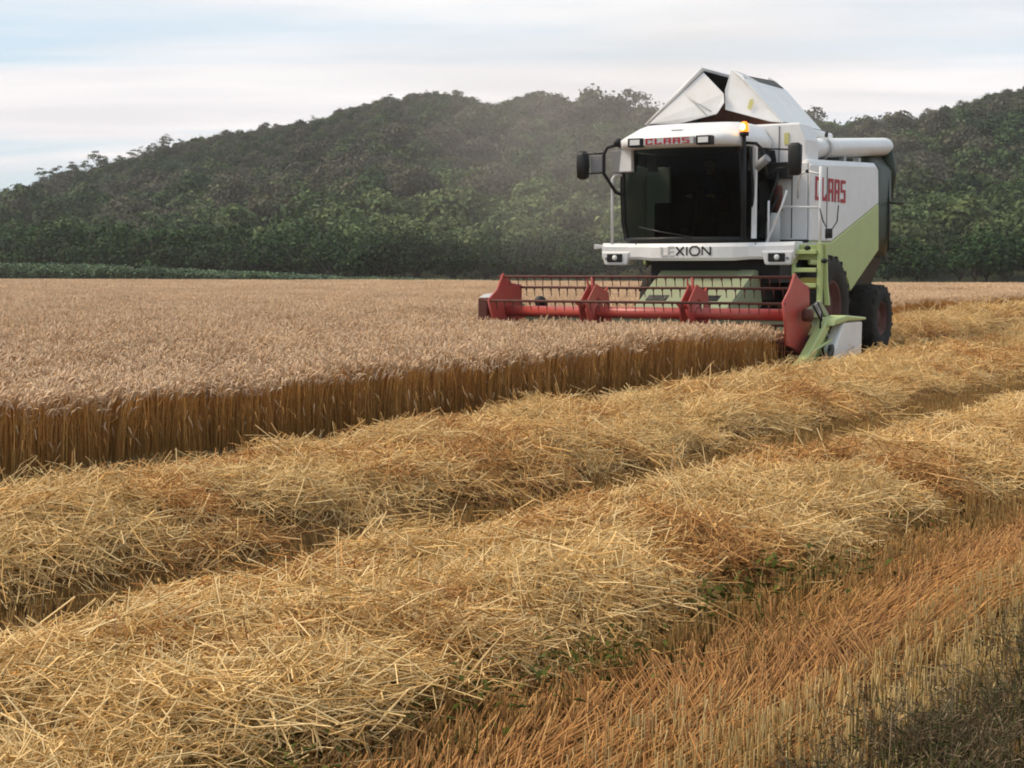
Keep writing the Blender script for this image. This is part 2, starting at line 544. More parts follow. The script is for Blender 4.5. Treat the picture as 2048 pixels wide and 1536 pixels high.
def build_hill():
    xs = np.linspace(-330, 330, 111)
    qs = np.concatenate([np.linspace(-0.02, 1.0, 50), np.linspace(1.05, 2.4, 14)])
    v = []
    for q in qs:
        fy = foot_y(xs)
        y = fy + (RIDGE_Y - fy) * q if q <= 1 else RIDGE_Y + (q - 1) * 260 + 0 * xs
        v.append(np.stack([xs, y, hill_h(xs, y)], 1))
    v = np.concatenate(v)
    nx, ny = len(xs), len(qs)
    i, j = np.meshgrid(np.arange(nx - 1), np.arange(ny - 1))
    b = (j * nx + i).ravel()
    o = link('hill', np_mesh('hill', v, np.stack([b, b + 1, b + 1 + nx, b + nx], 1), material='hill', smooth=True))
    tag(o, 'long wooded hill rising behind the field', kind='structure')


build_ground()
build_hill()
# ------------------------------------------------------------------ combine harvester
# local frame: x across (towards the swaths), y backwards along the rows, z up; y = 0 is the reel axis
HX, HY = W(S0, TC)
hv = link('combine_harvester', None)
hv.location = (float(HX), float(HY), 0)
hv.rotation_euler = (0, 0, -TH)
tag(hv, 'white and green combine harvester with a red reel cutting the standing wheat', 'combine harvester')


def P(mb, name, material, parent=hv, bevel=0.0, seg=2):
    return mb.build(name, material, parent, bevel, seg)


def rrect(cx, cy, hx, hy, z, n=10, p=4.0, front=0.0):
    """rounded rectangle section; front bulges the -y side"""
    out = []
    for k in range(4 * n):
        w = 2 * math.pi * (k + 0.5) / (4 * n)
        c, s_ = math.cos(w), math.sin(w)
        r = (abs(c) ** p + abs(s_) ** p) ** (-1 / p)
        x, y = hx * r * c, hy * r * s_
        if y < 0:
            y -= front * (1 - (x / hx) ** 2)
        out.append((cx + x, cy + y, z))
    return out


def glyph_rects(ch):
    t = 0.27
    return {
        'C': [(0, t, 0, 1), (t, 1, 0, .15), (t, 1, .85, 1), (1 - t, 1, .15, .32), (1 - t, 1, .68, .85)],
        'L': [(0, t, 0, 1), (t, 1, 0, .16), (1 - t, 1, .16, .3)],
        'A': [(0, t, 0, 1), (1 - t, 1, 0, 1), (t, 1 - t, .85, 1), (t, 1 - t, .38, .53)],
        'S': [(0, 1, 0, .16), (1 - t, 1, .16, .45), (0, 1, .45, .58), (0, t, .58, .86), (0, 1, .86, 1)],
    }[ch]


def lettering_side(parent):
    # red block letters on the flank
    b0, b1, z0, z1 = 3.46, 5.02, 2.64, 3.02
    w = (b1 - b0) / 5
    for k, ch in enumerate('CLAAS'):
        mb = MB()
        for (x0, x1, y0, y1) in glyph_rects(ch):
            mb.box(1.511, 1.517, b0 + k * w + x0 * w * 0.78, b0 + k * w + x1 * w * 0.78, z0 + y0 * (z1 - z0), z0 + y1 * (z1 - z0))
        P(mb, 'letter', 'red_print', parent)


# ---- chassis and body
mb = MB()
mb.box(-0.85, 0.85, 2.7, 7.6, 1.0, 1.95).box(-1.35, 1.35, 3.9, 4.4, 0.72, 1.1).box(-1.1, 1.1, 6.95, 7.18, 0.5, 0.85)
P(mb, 'chassis', 'dark_metal', bevel=0.02)
ARCH = [(5.32, 1.13), (5.2, 1.30), (5.05, 1.43), (4.85, 1.53), (4.55, 1.58), (3.3, 1.58)]
for sgn in (1, -1):
    lo, hi = (1.445, 1.505) if sgn > 0 else (-1.505, -1.445)
    white = [(3.28, 1.97), (4.3, 1.97), (6.83, 2.70), (6.78, 3.30), (6.66, 3.37), (3.75, 3.24), (3.28, 3.22)]
    sp = P(MB().prism(white, 0, lo, hi), 'side_panel', 'white_paint', bevel=0.03, seg=3)
    green = [(3.28, 1.965), (4.3, 1.965), (6.83, 2.695), (6.87, 1.86)] + ARCH
    P(MB().prism(green, 0, lo, hi), 'lower_side_panel', 'green_paint', bevel=0.02)
    if sgn > 0:
        lettering_side(sp)
        mb = MB().box(1.5075, 1.514, 4.02, 4.035, 2.0, 3.2)
        P(mb, 'panel_seam', 'dark_metal', sp)
# top edge rail of the flank and the deck behind it
mb = MB().hexa([(1.1, 3.3, 3.1), (1.49, 3.3, 3.22), (1.49, 6.75, 3.34), (1.1, 6.75, 3.2), (1.1, 3.3, 3.14), (1.44, 3.3, 3.30), (1.44, 6.7, 3.43), (1.1, 6.7, 3.24)])
P(mb, 'top_rail', 'white_paint', bevel=0.02)
P(MB().box(-1.44, 1.43, 5.7, 6.8, 1.9, 3.19).box(-1.44, 1.43, 3.33, 5.7, 1.9, 2.2), 'engine_deck', 'dark_metal', bevel=0.02)
# front wall beside the cab
mb = MB().box(0.92, 1.44, 3.28, 3.36, 1.99, 3.24)
fw = P(mb, 'front_wall', 'white_paint', bevel=0.015)
P(MB().box(1.17, 1.185, 3.272, 3.279, 2.02, 3.2), 'panel_seam', 'dark_metal', fw)
P(MB().box(-1.44, -1.0, 3.28, 3.36, 1.99, 3.24), 'front_wall', 'white_paint', bevel=0.015)
# rear hood and chopper
mb = MB().loft([rrect(0, 7.45, 1.33, 0.62, 1.75, p=6), rrect(0, 7.5, 1.4, 0.72, 2.1, p=6), rrect(0, 7.5, 1.4, 0.72, 3.35, p=6), rrect(0, 7.4, 1.25, 0.6, 3.62, p=5)])
P(mb, 'rear_hood', 'dark_hood')
P(MB().hexa([(-0.95, 6.0, 1.0), (1.0, 6.0, 1.0), (1.0, 7.7, 0.95), (-0.95, 7.7, 0.95), (-1.2, 5.6, 1.75), (1.25, 5.6, 1.75), (1.25, 7.9, 1.74), (-1.2, 7.9, 1.74)]),
  'straw_hood', 'dark_metal', bevel=0.02)
P(MB().tube([(1.42, 7.7, 1.85), (1.42, 7.72, 2.6), (1.38, 7.75, 3.3)], 0.018, 8).tube([(1.42, 7.7, 1.9), (1.62, 7.9, 1.92)], 0.018, 8)
  .tube([(1.42, 7.72, 2.75), (1.66, 7.8, 2.73)], 0.02, 8), 'rear_handrail', 'dark_metal')

# ---- grain tank
mb = MB().box(-1.40, 1.04, 3.50, 5.66, 2.1, 3.90)
tank = P(mb, 'grain_tank', 'white_paint', bevel=.05, seg=3)
P(MB().prism([(-1.40, 2.05), (1.36, 2.05), (1.36, 3.62), (1.24, 3.90), (-1.40, 3.90)], 1, 3.43, 4.02), 'tank_front', 'white_paint', tank, bevel=.035, seg=3)
P(MB().box(.885, .895, 3.418, 3.428, 3.27, 3.86), 'panel_seam', 'dark_metal', tank)
for x_ in (.62, .98):
    P(MB().box(x_, x_ + .08, 3.416, 3.426, 3.55, 3.74), 'warning_sticker', 'yellow_print', tank)
P(MB().prism([(-1.2, 3.9), (0.84, 3.9), (0.45, 4.4), (-0.3, 4.75), (-0.75, 4.4)], 1, 4.5, 5.3), 'tank_interior', 'tank_inside', bevel=0.01)
# the four folding covers stand up like a tent
YF, YB = 3.62, 5.5


def flap(name, pts, nrm, th=0.03, material='white_paint', bevel=0.008):
    return P(MB().slab(pts, nrm, th), name, material, bevel=bevel)


LFB, LFT = (-1.62, 4.00), (-0.58, 4.90)          # foot and top of the far side cover (x, z)
RFB, RFT = (0.90, 3.92), (0.20, 4.62)
f1 = flap('tank_cover', [(LFB[0], YF, LFB[1]), (LFB[0], YB, LFB[1]), (LFT[0], YB, LFT[1]), (LFT[0], YF, LFT[1])], (0.65, 0, -0.75), 0.035)
P(MB().slab([(LFB[0] + .03, YF + .05, LFB[1] - .03), (LFB[0] + .03, YB, LFB[1] - .03), (LFT[0] + .03, YB, LFT[1] - .04), (LFT[0] + .03, YF + .05, LFT[1] - .04)], (0.65, 0, -0.75), 0.01),
  'cover_lining', 'black_plastic', f1)
P(MB().tube([(LFB[0], YF - .01, LFB[1]), (LFT[0], YF - .01, LFT[1]), (LFT[0], YB, LFT[1])], 0.026, 8), 'cover_rim', 'white_paint', f1)
f2 = flap('tank_cover', [(RFB[0], YF, RFB[1]), (RFB[0], YB, RFB[1]), (RFT[0], YB, RFT[1] + .07), (RFT[0], YF, RFT[1] + .07)], (-0.7, 0, -0.7), 0.035)
P(MB().tube([(RFB[0], YF - .01, RFB[1]), (RFB[0], YB, RFB[1])], 0.02, 8), 'cover_rim', 'grey_plastic', f2)
f3 = flap('front_tank_cover', [(-1.56, YF - .03, 4.01), (-0.98, YF - .03, 3.99), (-0.27, YF - .08, 4.12), (-0.13, YF - .10, 4.30), (-0.15, YF - .08, 4.45), (-0.57, YF + .02, 4.84)], (0, 1, 0.0), 0.025)
P(MB().tube([(-0.87, YF - .055, 4.50), (-0.45, YF - .085, 4.10)], 0.008, 6).tube([(-0.80, YF - .06, 4.42), (-0.36, YF - .095, 4.16)], 0.008, 6), 'cover_crease', 'light_grey', f3)
f4 = flap('front_tank_cover', [(0.88, YF - .02, 3.92), (0.66, YF - .02, 3.95), (-0.15, YF - .01, 4.19), (-0.17, YF + .02, 4.52), (-0.09, YF + .1, 4.87), (0.12, YF + .1, 4.76), (0.19, YF, 4.66)], (0, 1, 0.0), 0.025)
P(MB().prism([(0.26, 4.2), (0.31, 4.16), (0.36, 4.27), (0.36, 4.34), (0.30, 4.33)], 1, YF - .032, YF - .024), 'warning_sticker', 'yellow_print', f4)
flap('rear_tank_cover', [(-1.5, YB, 4.02), (-0.5, YB, 3.98), (0.0, YB, 4.45), (-0.5, YB, 4.84)], (0, -1, 0), 0.025)
f6 = flap('rear_tank_cover', [(0.86, YB - .03, 3.95), (0.0, YB - .03, 4.0), (-0.2, YB - .03, 4.6), (-0.1, YB - .03, 4.92), (0.06, YB - .03, 4.82), (0.2, YB - .03, 4.66)], (0, -1, 0), 0.025)
P(MB().slab([(0.02, YF + .55, 4.80), (0.02, YB - .1, 4.84), (0.21, YB - .1, 4.70), (0.19, YF + .75, 4.69)], (-.6, 0, -.7), 0.012), 'cover_lining', 'dark_metal', f6)
P(MB().slab([(-0.02, YF + .14, 4.84), (-0.02, YF + .5, 4.83), (0.18, YF + .7, 4.695), (0.19, YF + .14, 4.69)], (-.6, 0, -.7), 0.012), 'cover_lining', 'light_grey', f6)

# ---- unloading auger folded back along the flank
ax, az0, az1 = 1.24, 3.55, 3.80
path = [(0.95, 4.0, 3.42), (1.12, 4.02, 3.47), (ax, 4.12, 3.51), (ax, 4.28, az0 - .01), (ax, 4.4, az0)]
ua = P(MB().tube(path, [0.15, 0.16, 0.165, 0.165, 0.165], 20), 'auger_elbow', 'white_paint')
L = 3.75
aug = P(MB().tube([(ax, 4.4, az0), (ax, 5.0, az0 + .04), (ax, 4.3 + L - .15, az1), (ax, 4.3 + L - .05, az1 + .005), (ax, 4.3 + L, az1 + .005)], [0.165, 0.165, 0.165, 0.155, 0.11], 24), 'unloading_auger', 'white_paint')
P(MB().lathe([(-.03, .19), (-.03, .20), (.03, .20), (.03, .19)], (ax, 4.45, az0), 24, 1), 'auger_flange', 'light_grey', aug)
P(MB().tube([(ax + .02, 4.3 + L - .1, az1 - .05), (ax + .06, 4.3 + L + .05, az1 - .5), (ax + .02, 4.3 + L + .05, az1 - .95)], [.14, .13, .10], 12), 'auger_spout', 'dark_hood', aug)
for y_ in (5.5, 6.3):
    P(MB().box(ax - .05, ax + .05, y_, y_ + .12, 3.2, az0 - .05), 'auger_support', 'light_grey', aug)
P(MB().tube([(ax, 4.7, 3.73), (ax, 4.72, 3.80), (ax - .02, 4.8, 3.84)], .03, 8), 'work_lamp', 'black_plastic', aug)
P(MB().box(0.95, 1.1, 3.95, 6.6, 3.2, 3.5), 'auger_gap_filler', 'black_plastic', bevel=0.02)  # solid black box standing in for the shade in the gap

# ---- cab
CX = -0.24                                        # cab centre


GX = -0.31


def cab_sec(z, hw, yf, yb, bulge):
    """plan section of the cab: bowed windscreen, straight sides"""
    pts = []
    for k in range(13):
        q = -1 + 2 * k / 12
        pts.append((GX + hw * q * 0.90, yf - bulge * (1 - q * q), z))
    pts += [(GX + hw, yf + 0.16, z), (GX + hw, yb, z), (GX - hw, yb, z), (GX - hw, yf + 0.16, z)]
    return pts


zs = [(1.99, 1.12, 2.32, .28), (2.3, 1.16, 2.27, .29), (2.9, 1.16, 2.22, .28), (3.30, 1.13, 2.19, .26), (3.46, 1.10, 2.18, .25)]
lev = [cab_sec(z, hw, yf, 3.42, bu) for z, hw, yf, bu in zs]


def shell(k0, k1, grow=0.0):
    ks = list(range(k0, k1 + 1)); n = len(lev[0]); m = len(ks)
    vs = [l[k % n] for l in lev for k in ks]
    return MB().add(vs, [(i * m + k, i * m + k + 1, (i + 1) * m + k + 1, (i + 1) * m + k) for i in range(len(lev) - 1) for k in range(m - 1)], True)


ws = P(shell(0, 12), 'windscreen', 'glass')
P(shell(13, 14), 'side_window', 'glass'); P(shell(15, 16), 'side_window', 'glass')
P(shell(14, 15), 'cab_rear_wall', 'black_plastic')
for k in (12, 13, 16, 0, 14, 15):
    P(MB().tube([Vector(l[k]) for l in lev], 0.028, 8), 'cab_pillar', 'black_plastic')
P(MB().tube([Vector(q) + Vector((0, -.005, 0)) for q in lev[0][:13]], 0.045, 8), 'windscreen_frame', 'black_plastic')
P(MB().prism([(q[0], q[1]) for q in cab_sec(0, 1.08, 2.30, 3.4, .24)], 2, 1.93, 2.03), 'cab_floor', 'black_plastic')
P(MB().tube([(CX + .2, 2.0, 2.03), (CX - .35, 1.97, 2.12), (CX - .75, 2.06, 2.2)], 0.012, 6), 'wiper', 'black_plastic', ws)
# white door post on the ladder side
P(MB().hexa([(CX + 1.08, 2.36, 2.0), (CX + 1.15, 2.36, 2.0), (CX + 1.15, 2.44, 2.0), (CX + 1.08, 2.44, 2.0),
             (CX + 1.06, 2.44, 3.46), (CX + 1.13, 2.44, 3.46), (CX + 1.13, 2.5, 3.46), (CX + 1.06, 2.5, 3.46)]), 'door_post', 'white_paint', bevel=0.01)
# roof cap
rc = 2.68
mb = MB().loft([rrect(CX, rc, 0.98, 0.86, 3.45, p=6, front=.10), rrect(CX, rc, 1.06, 0.93, 3.47, p=6, front=.20), rrect(CX, rc, 1.07, 0.93, 3.60, p=6, front=.19),
                rrect(CX, rc + .05, 1.03, 0.88, 3.66, p=5.5, front=.14), rrect(CX, rc + .22, .93, 0.72, 3.81, p=5, front=.08), rrect(CX, rc + .27, 0.86, 0.64, 3.86, p=5, front=.05), rrect(CX, rc + .28, 0.6, 0.45, 3.875, p=4)])
roof = P(mb, 'cab_roof', 'white_paint')
FY = 1.545
P(MB().box(CX - .42, CX + .44, FY - .016, FY + .05, 3.475, 3.585), 'name_board', 'light_grey', roof)
w = 0.158
for k, ch in enumerate('CLAAS'):
    mb = MB()
    for (x0, x1, y0, y1) in glyph_rects(ch):
        x = CX - .385 + k * w
        mb.box(x + x0 * w * .78, x + x1 * w * .78, FY - .022, FY - .0165, 3.484 + y0 * .09, 3.484 + y1 * .09)
    P(mb, 'letter', 'red_print', roof)
for x in (CX - .58, CX + .60):
    lamp = P(MB().box(x - .13, x + .13, FY - .005, FY + .15, 3.455, 3.595), 'roof_lamp', 'black_plastic', roof, bevel=.012)
P(MB().box(CX - .58 - .085, CX - .58 + .085, FY - .014, FY - .0055, 3.485, 3.57), 'lamp_lens', 'lens', roof)
P(MB().box(CX + .60 - .085, CX + .60 + .085, FY - .014, FY - .0055, 3.485, 3.57), 'lamp_lens', 'lens', roof)
P(MB().prism([(-.1, 0), (.06, 0), (.1, .03), (-.06, .03)], 2, 0, .012), 'roof_badge', 'grey_plastic', roof).location = (CX + .02, 1.84, 3.715)
# corner boxes under the roof: pale mirror housing one side, grey panel the other
P(MB().hexa([(CX - 1.10, 2.02, 3.10), (CX - .86, 2.0, 3.10), (CX - .86, 2.2, 3.10), (CX - 1.10, 2.2, 3.10), (CX - 1.06, 2.02, 3.46), (CX - .87, 2.0, 3.46), (CX - .87, 2.2, 3.46), (CX - 1.06, 2.2, 3.46)]),
  'corner_housing', 'white_paint', bevel=.012)
P(MB().box(CX - 1.32, CX - 1.11, 2.16, 2.22, 3.1, 3.46), 'corner_shade', 'grey_plastic', bevel=.01)
P(MB().box(CX + .99, CX + 1.03, 2.44, 2.86, 3.08, 3.46), 'side_plate', 'grey_plastic', bevel=.008)
# interior
P(MB().tube([(CX + .1, 2.45, 2.0), (CX + .1, 2.55, 2.62)], .05, 10), 'steering_column', 'black_plastic')
ring = [(CX + .1 + .2 * math.cos(a), 2.56 - .06 * math.sin(a), 2.66 + .19 * math.sin(a)) for a in np.linspace(0, 2 * math.pi, 25)]
P(MB().tube(ring, .015, 8, False).tube([ring[3], ring[15]], .012, 6).tube([ring[9], ring[21]], .012, 6), 'steering_wheel', 'black_plastic')
P(MB().box(CX - .16, CX + .36, 2.78, 3.22, 2.32, 2.46).box(CX - .14, CX + .34, 3.16, 3.30, 2.44, 3.02).box(CX - .05, CX + .25, 3.17, 3.27, 3.04, 3.2).box(CX - .08, CX + .28, 2.9, 3.15, 2.03, 2.33), 'driver_seat', 'seat_fabric', bevel=.04, seg=3)
P(MB().box(CX - .62, CX - .3, 2.35, 2.75, 2.03, 2.6), 'side_console', 'black_plastic', bevel=.03)
P(MB().box(CX - .82, CX - .64, 2.5, 2.53, 3.12, 3.4), 'sun_blind', 'light_grey', bevel=.006)

# ---- front apron with name and headlights
mb = MB()
secs = []
for k in range(15):
    q = -1 + 2 * k / 14
    x = -0.02 + 1.68 * q
    bend = 0.24 * max(0, 1 - (q / 0.62) ** 2) ** 0.7 if abs(q) < .62 else 0
    yf = 2.12 - bend
    lo = 1.665 - 0.02 * (abs(q) < .55)
    hi = 1.945 - .02 * (1 - q * q)
    secs.append([(x, yf + .03, lo), (x, yf, lo + .05), (x, yf, hi - .06), (x, yf + .04, hi), (x, 2.5, hi + .005), (x, 2.5, lo + .12)])
apron = P(MB().loft(secs, smooth=False), 'front_apron', 'white_paint', bevel=.012)
for x_ in (1.018, -1.07):
    P(MB().box(x_, x_ + .012, 2.098, 2.11, 1.68, 1.93), 'panel_seam', 'dark_metal', apron)
for x0, x1 in ((-1.70, -1.17), (1.12, 1.66)):
    hb = P(MB().hexa([(x0 + .06, 2.10, 1.575), (x1 - .06, 2.10, 1.575), (x1 - .06, 2.42, 1.60), (x0 + .06, 2.42, 1.60), (x0, 2.085, 1.80), (x1, 2.085, 1.80), (x1, 2.42, 1.8), (x0, 2.42, 1.8)]),
           'headlight_housing', 'white_paint', bevel=.03, seg=3)
    xc = (x0 + x1) / 2
    hl = P(MB().box(xc - .15, xc + .13, 2.07, 2.1, 1.63, 1.765), 'headlight', 'black_plastic', hb, bevel=.03, seg=3)
    P(MB().lathe([(-.012, 0.001), (-.012, .04), (0, .045)], (xc + .0, 2.068, 1.70), 16, 1), 'headlight_lens', 'lens', hb)
    P(MB().lathe([(-.006, 0.001), (-.006, .02), (.02, .022)], (x1 - .10 if x0 > 0 else x0 + .10, 2.072, 1.69), 10, 1), 'indicator', 'grey_plastic', hb)
P(MB().hexa([(-1.86, 2.14, 1.84), (-1.66, 2.12, 1.86), (-1.66, 2.3, 1.86), (-1.86, 2.26, 1.84), (-1.86, 2.14, 1.93), (-1.66, 2.12, 1.9), (-1.66, 2.3, 1.9), (-1.86, 2.26, 1.93)]), 'apron_tip', 'light_grey', apron, bevel=.01)
# name on the apron, first two letters faded
LX0, LH, LZ, LY = -0.52, 0.135, 1.735, 1.872


def stroke(mb, p, q, wd):
    d = Vector((q[0] - p[0], q[1] - p[1])); n_ = Vector((-d.y, d.x)).normalized() * wd / 2
    mb.prism([(p[0] - n_.x, p[1] - n_.y), (q[0] - n_.x, q[1] - n_.y), (q[0] + n_.x, q[1] + n_.y), (p[0] + n_.x, p[1] + n_.y)], 1, 0, .012)


ST = {
    'L': [((0, 1), (0, 0)), ((0, 0), (.8, 0))], 'E': [((0, 1), (0, 0)), ((0, 0), (.8, 0)), ((0, .5), (.7, .5)), ((0, 1), (.8, 1))],
    'X': [((0, 0), (1, 1)), ((0, 1), (1, 0))], 'I': [((0.1, 0), (0.1, 1))],
    'O': [((.3, 0), (.9, 0)), ((.9, 0), (1.2, .3)), ((1.2, .3), (1.2, .7)), ((1.2, .7), (.9, 1)), ((.9, 1), (.3, 1)), ((.3, 1), (0, .7)), ((0, .7), (0, .3)), ((0, .3), (.3, 0))],
    'N': [((0, 0), (0, 1)), ((0, 1), (1, 0)), ((1, 0), (1, 1))],
}
x = LX0
for k, (ch, adv) in enumerate(zip('LEXION', (1.0, 1.05, 1.3, .5, 1.55, 1.2))):
    mb = MB()
    for p_, q_ in ST[ch]:
        stroke(mb, (p_[0] * LH, p_[1] * LH), (q_[0] * LH, q_[1] * LH), .026)
    lo_ = P(mb, 'letter', 'faded_print' if k < 2 else 'black_print', apron)
    q = (x + .5 * LH + .02) / 1.68
    lo_.location = (x, 2.12 - 0.24 * max(0, 1 - (q / 0.62) ** 2) ** 0.7 - .006, LZ)
    lo_.rotation_euler = (0, 0, 0.62 * 0.24 / 1.68 * 2 * q / .62)
    x += adv * LH
# platform beside the cab, underside in the dark
P(MB().box(-1.62, 1.62, 2.3, 3.27, 1.90, 1.935), 'platform', 'light_grey', bevel=.008)
P(MB().box(-0.95, 1.3, 2.45, 3.6, 1.3, 1.88), 'front_underbody', 'black_plastic')

# ---- mirrors, beacon, rails
mr = P(MB().tube([(CX - 1.06, 2.2, 3.5), (CX - 1.14, 2.0, 3.54), (CX - 1.28, 1.95, 3.5), (CX - 1.34, 1.95, 3.4), (CX - 1.34, 1.95, 3.08), (CX - 1.2, 2.1, 2.78), (CX - 1.12, 2.24, 2.72)], .028, 10), 'mirror_arm', 'black_plastic')
for z_ in (3.41, 3.09):
    P(MB().tube([(CX - 1.34, 1.95, z_), (-1.87, 1.88, z_ - .01)], .014, 6), 'mirror_rod', 'black_plastic', mr)
mi = P(MB().loft([rrect(-1.93, 1.88, .09 * c, .10 * c, z, n=5, p=4) for z, c in ((2.99, .5), (3.03, .95), (3.2, 1.05), (3.38, 1.0), (3.45, .6))]), 'mirror', 'black_plastic')
P(MB().hexa([(-1.83, 1.95, 3.11), (-1.62, 1.97, 3.11), (-1.62, 1.99, 3.11), (-1.83, 1.97, 3.11), (-1.83, 1.95, 3.38), (-1.62, 1.97, 3.38), (-1.62, 1.99, 3.38), (-1.83, 1.97, 3.38)]), 'wide_mirror', 'grey_plastic', mi, bevel=.008)
P(MB().ellipsoid((CX - 1.12, 2.04, 3.58), (.075, .09, .075)), 'side_lamp', 'black_plastic')
mr2 = P(MB().tube([(CX + 1.05, 2.14, 3.5), (CX + 1.25, 2.12, 3.48), (CX + 1.36, 2.12, 3.38), (CX + 1.38, 2.12, 3.18), (CX + 1.42, 2.16, 2.98)], .026, 10), 'mirror_arm', 'black_plastic')
P(MB().tube([(CX + 1.34, 2.12, 3.40), (CX + 1.84, 2.08, 3.36)], .014, 6), 'mirror_rod', 'black_plastic', mr2)
P(MB().tube([(CX + 1.5, 2.12, 3.02), (CX + 1.62, 2.1, 3.08), (CX + 1.84, 2.08, 3.10)], .014, 6), 'mirror_rod', 'black_plastic', mr2)
P(MB().loft([rrect(CX + 1.92, 2.05, .10 * c, .06 * c, z, n=5, p=5) for z, c in ((2.96, .6), (2.99, .95), (3.2, 1.05), (3.42, 1.05), (3.46, .6))]), 'mirror', 'black_plastic')
P(MB().tube([(CX + 1.30, 2.02, 3.10), (CX + 1.50, 1.98, 3.24)], .07, 14), 'work_lamp', 'grey_plastic')
bp = P(MB().tube([(CX + 1.10, 2.02, 2.0), (CX + 1.10, 2.02, 2.7), (CX + 1.08, 2.04, 3.62)], .03, 10), 'beacon_post', 'black_plastic')
P(MB().lathe([(0, .001), (0, .07), (.06, .075), (.07, .001)], (CX + 1.08, 2.04, 3.60), 16, 2), 'beacon_base', 'black_plastic', bp)
P(MB().lathe([(0.07, .068), (.12, .07), (.19, .06), (.22, .03), (.225, .001)], (CX + 1.08, 2.04, 3.60), 16, 2), 'beacon_light', 'beacon_lens', bp)
P(MB().ellipsoid((CX + 1.08, 1.975, 3.735), (.04, .02, .05)), 'beacon_bulb', 'beacon_core', bp)
P(MB().tube([(-1.53, 2.16, 1.94), (-1.53, 2.16, 3.0), (-1.5, 2.2, 3.06), (-1.35, 2.24, 3.06)], .024, 8), 'handrail', 'white_paint')
P(MB().tube([(2.0, 2.32, 1.62), (2.0, 2.32, 3.1)], .026, 8).tube([(2.0, 2.32, 2.98), (1.75, 2.42, 3.04), (1.58, 2.6, 3.02), (1.46, 2.8, 2.9), (1.4, 2.95, 2.65)], .016, 8)
  .tube([(2.0, 2.32, 2.47), (1.3, 2.5, 2.5)], .018, 8), 'handrail', 'white_paint')
P(MB().tube([(1.12, 2.34, 1.94), (1.36, 2.34, 2.5), (1.42, 2.4, 2.75)], .02, 8), 'handrail', 'white_paint')
P(MB().tube([(1.08, 2.5, 1.94), (1.08, 2.5, 2.6)], .018, 8), 'handrail', 'white_paint')
P(MB().tube([(2.0, 2.30, 2.45), (2.06, 2.30, 2.25), (2.16, 2.30, 2.06), (2.28, 2.3, 2.25), (2.30, 2.3, 2.5)], .010, 6), 'hose', 'black_plastic')
P(MB().loft([rrect(2.15, 2.3, .055, .04, z, n=4) for z in (1.99, 2.14)]), 'work_lamp', 'black_plastic', bevel=.008)
P(MB().ellipsoid((1.75, 2.40, 3.04), (.03, .03, .03), 8, 6), 'rail_knob', 'black_plastic')
# things in the gap behind the cab: battery box, filter, extinguisher
P(MB().box(0.70, 1.20, 3.0, 3.27, 2.98, 3.24), 'air_intake', 'black_plastic', bevel=.02)
P(MB().tube([(1.05, 3.0, 2.45), (1.05, 3.0, 2.82), (1.05, 3.0, 2.87)], [.07, .07, .04], 14), 'fire_extinguisher', 'rusty_steel')
P(MB().tube([(1.0, 2.9, 1.95), (1.0, 2.9, 2.35), (1.0, 2.9, 2.42)], [.12, .12, .06], 14), 'water_canister', 'light_grey')
P(MB().tube([(0.9, 2.75, 2.0), (0.95, 2.75, 2.5), (1.1, 2.8, 2.95), (1.05, 3.0, 3.1)], .022, 8), 'hose', 'black_plastic')
P(MB().tube([(0.92, 2.7, 2.2), (1.15, 2.75, 2.7)], .02, 8), 'hose', 'black_plastic')

# ---- ladder
ld = P(MB().box(1.58, 1.63, 2.22, 2.3, 1.0, 1.92).box(2.0, 2.07, 2.2, 2.3, 0.86, 1.92), 'ladder', 'green_paint', bevel=.01)
for z in (1.78, 1.50, 1.26):
    P(MB().box(1.632, 1.998, 2.16, 2.34, z - .035, z + .035), 'rung', 'green_paint', ld, bevel=.01)
P(MB().box(1.56, 2.05, 2.34, 2.45, 1.66, 1.90), 'step_plate', 'green_paint', ld, bevel=.01)
P(MB().prism([(2.02, 1.9), (2.10, 1.9), (2.12, 1.3), (2.16, .95), (2.08, .95), (2.05, 1.3)], 1, 2.34, 2.4), 'ladder_stay', 'green_paint', ld, bevel=.01)
P(MB().box(1.66, 1.98, 2.36, 2.6, 1.20, 1.38), 'battery_box', 'ochre_metal', bevel=.02)
for c_ in ((1.85, 2.18, 1.84), (2.12, 2.2, 1.64)):
    P(MB().ellipsoid(c_, (.055, .04, .04), 8, 6), 'step_lamp', 'black_plastic', ld)


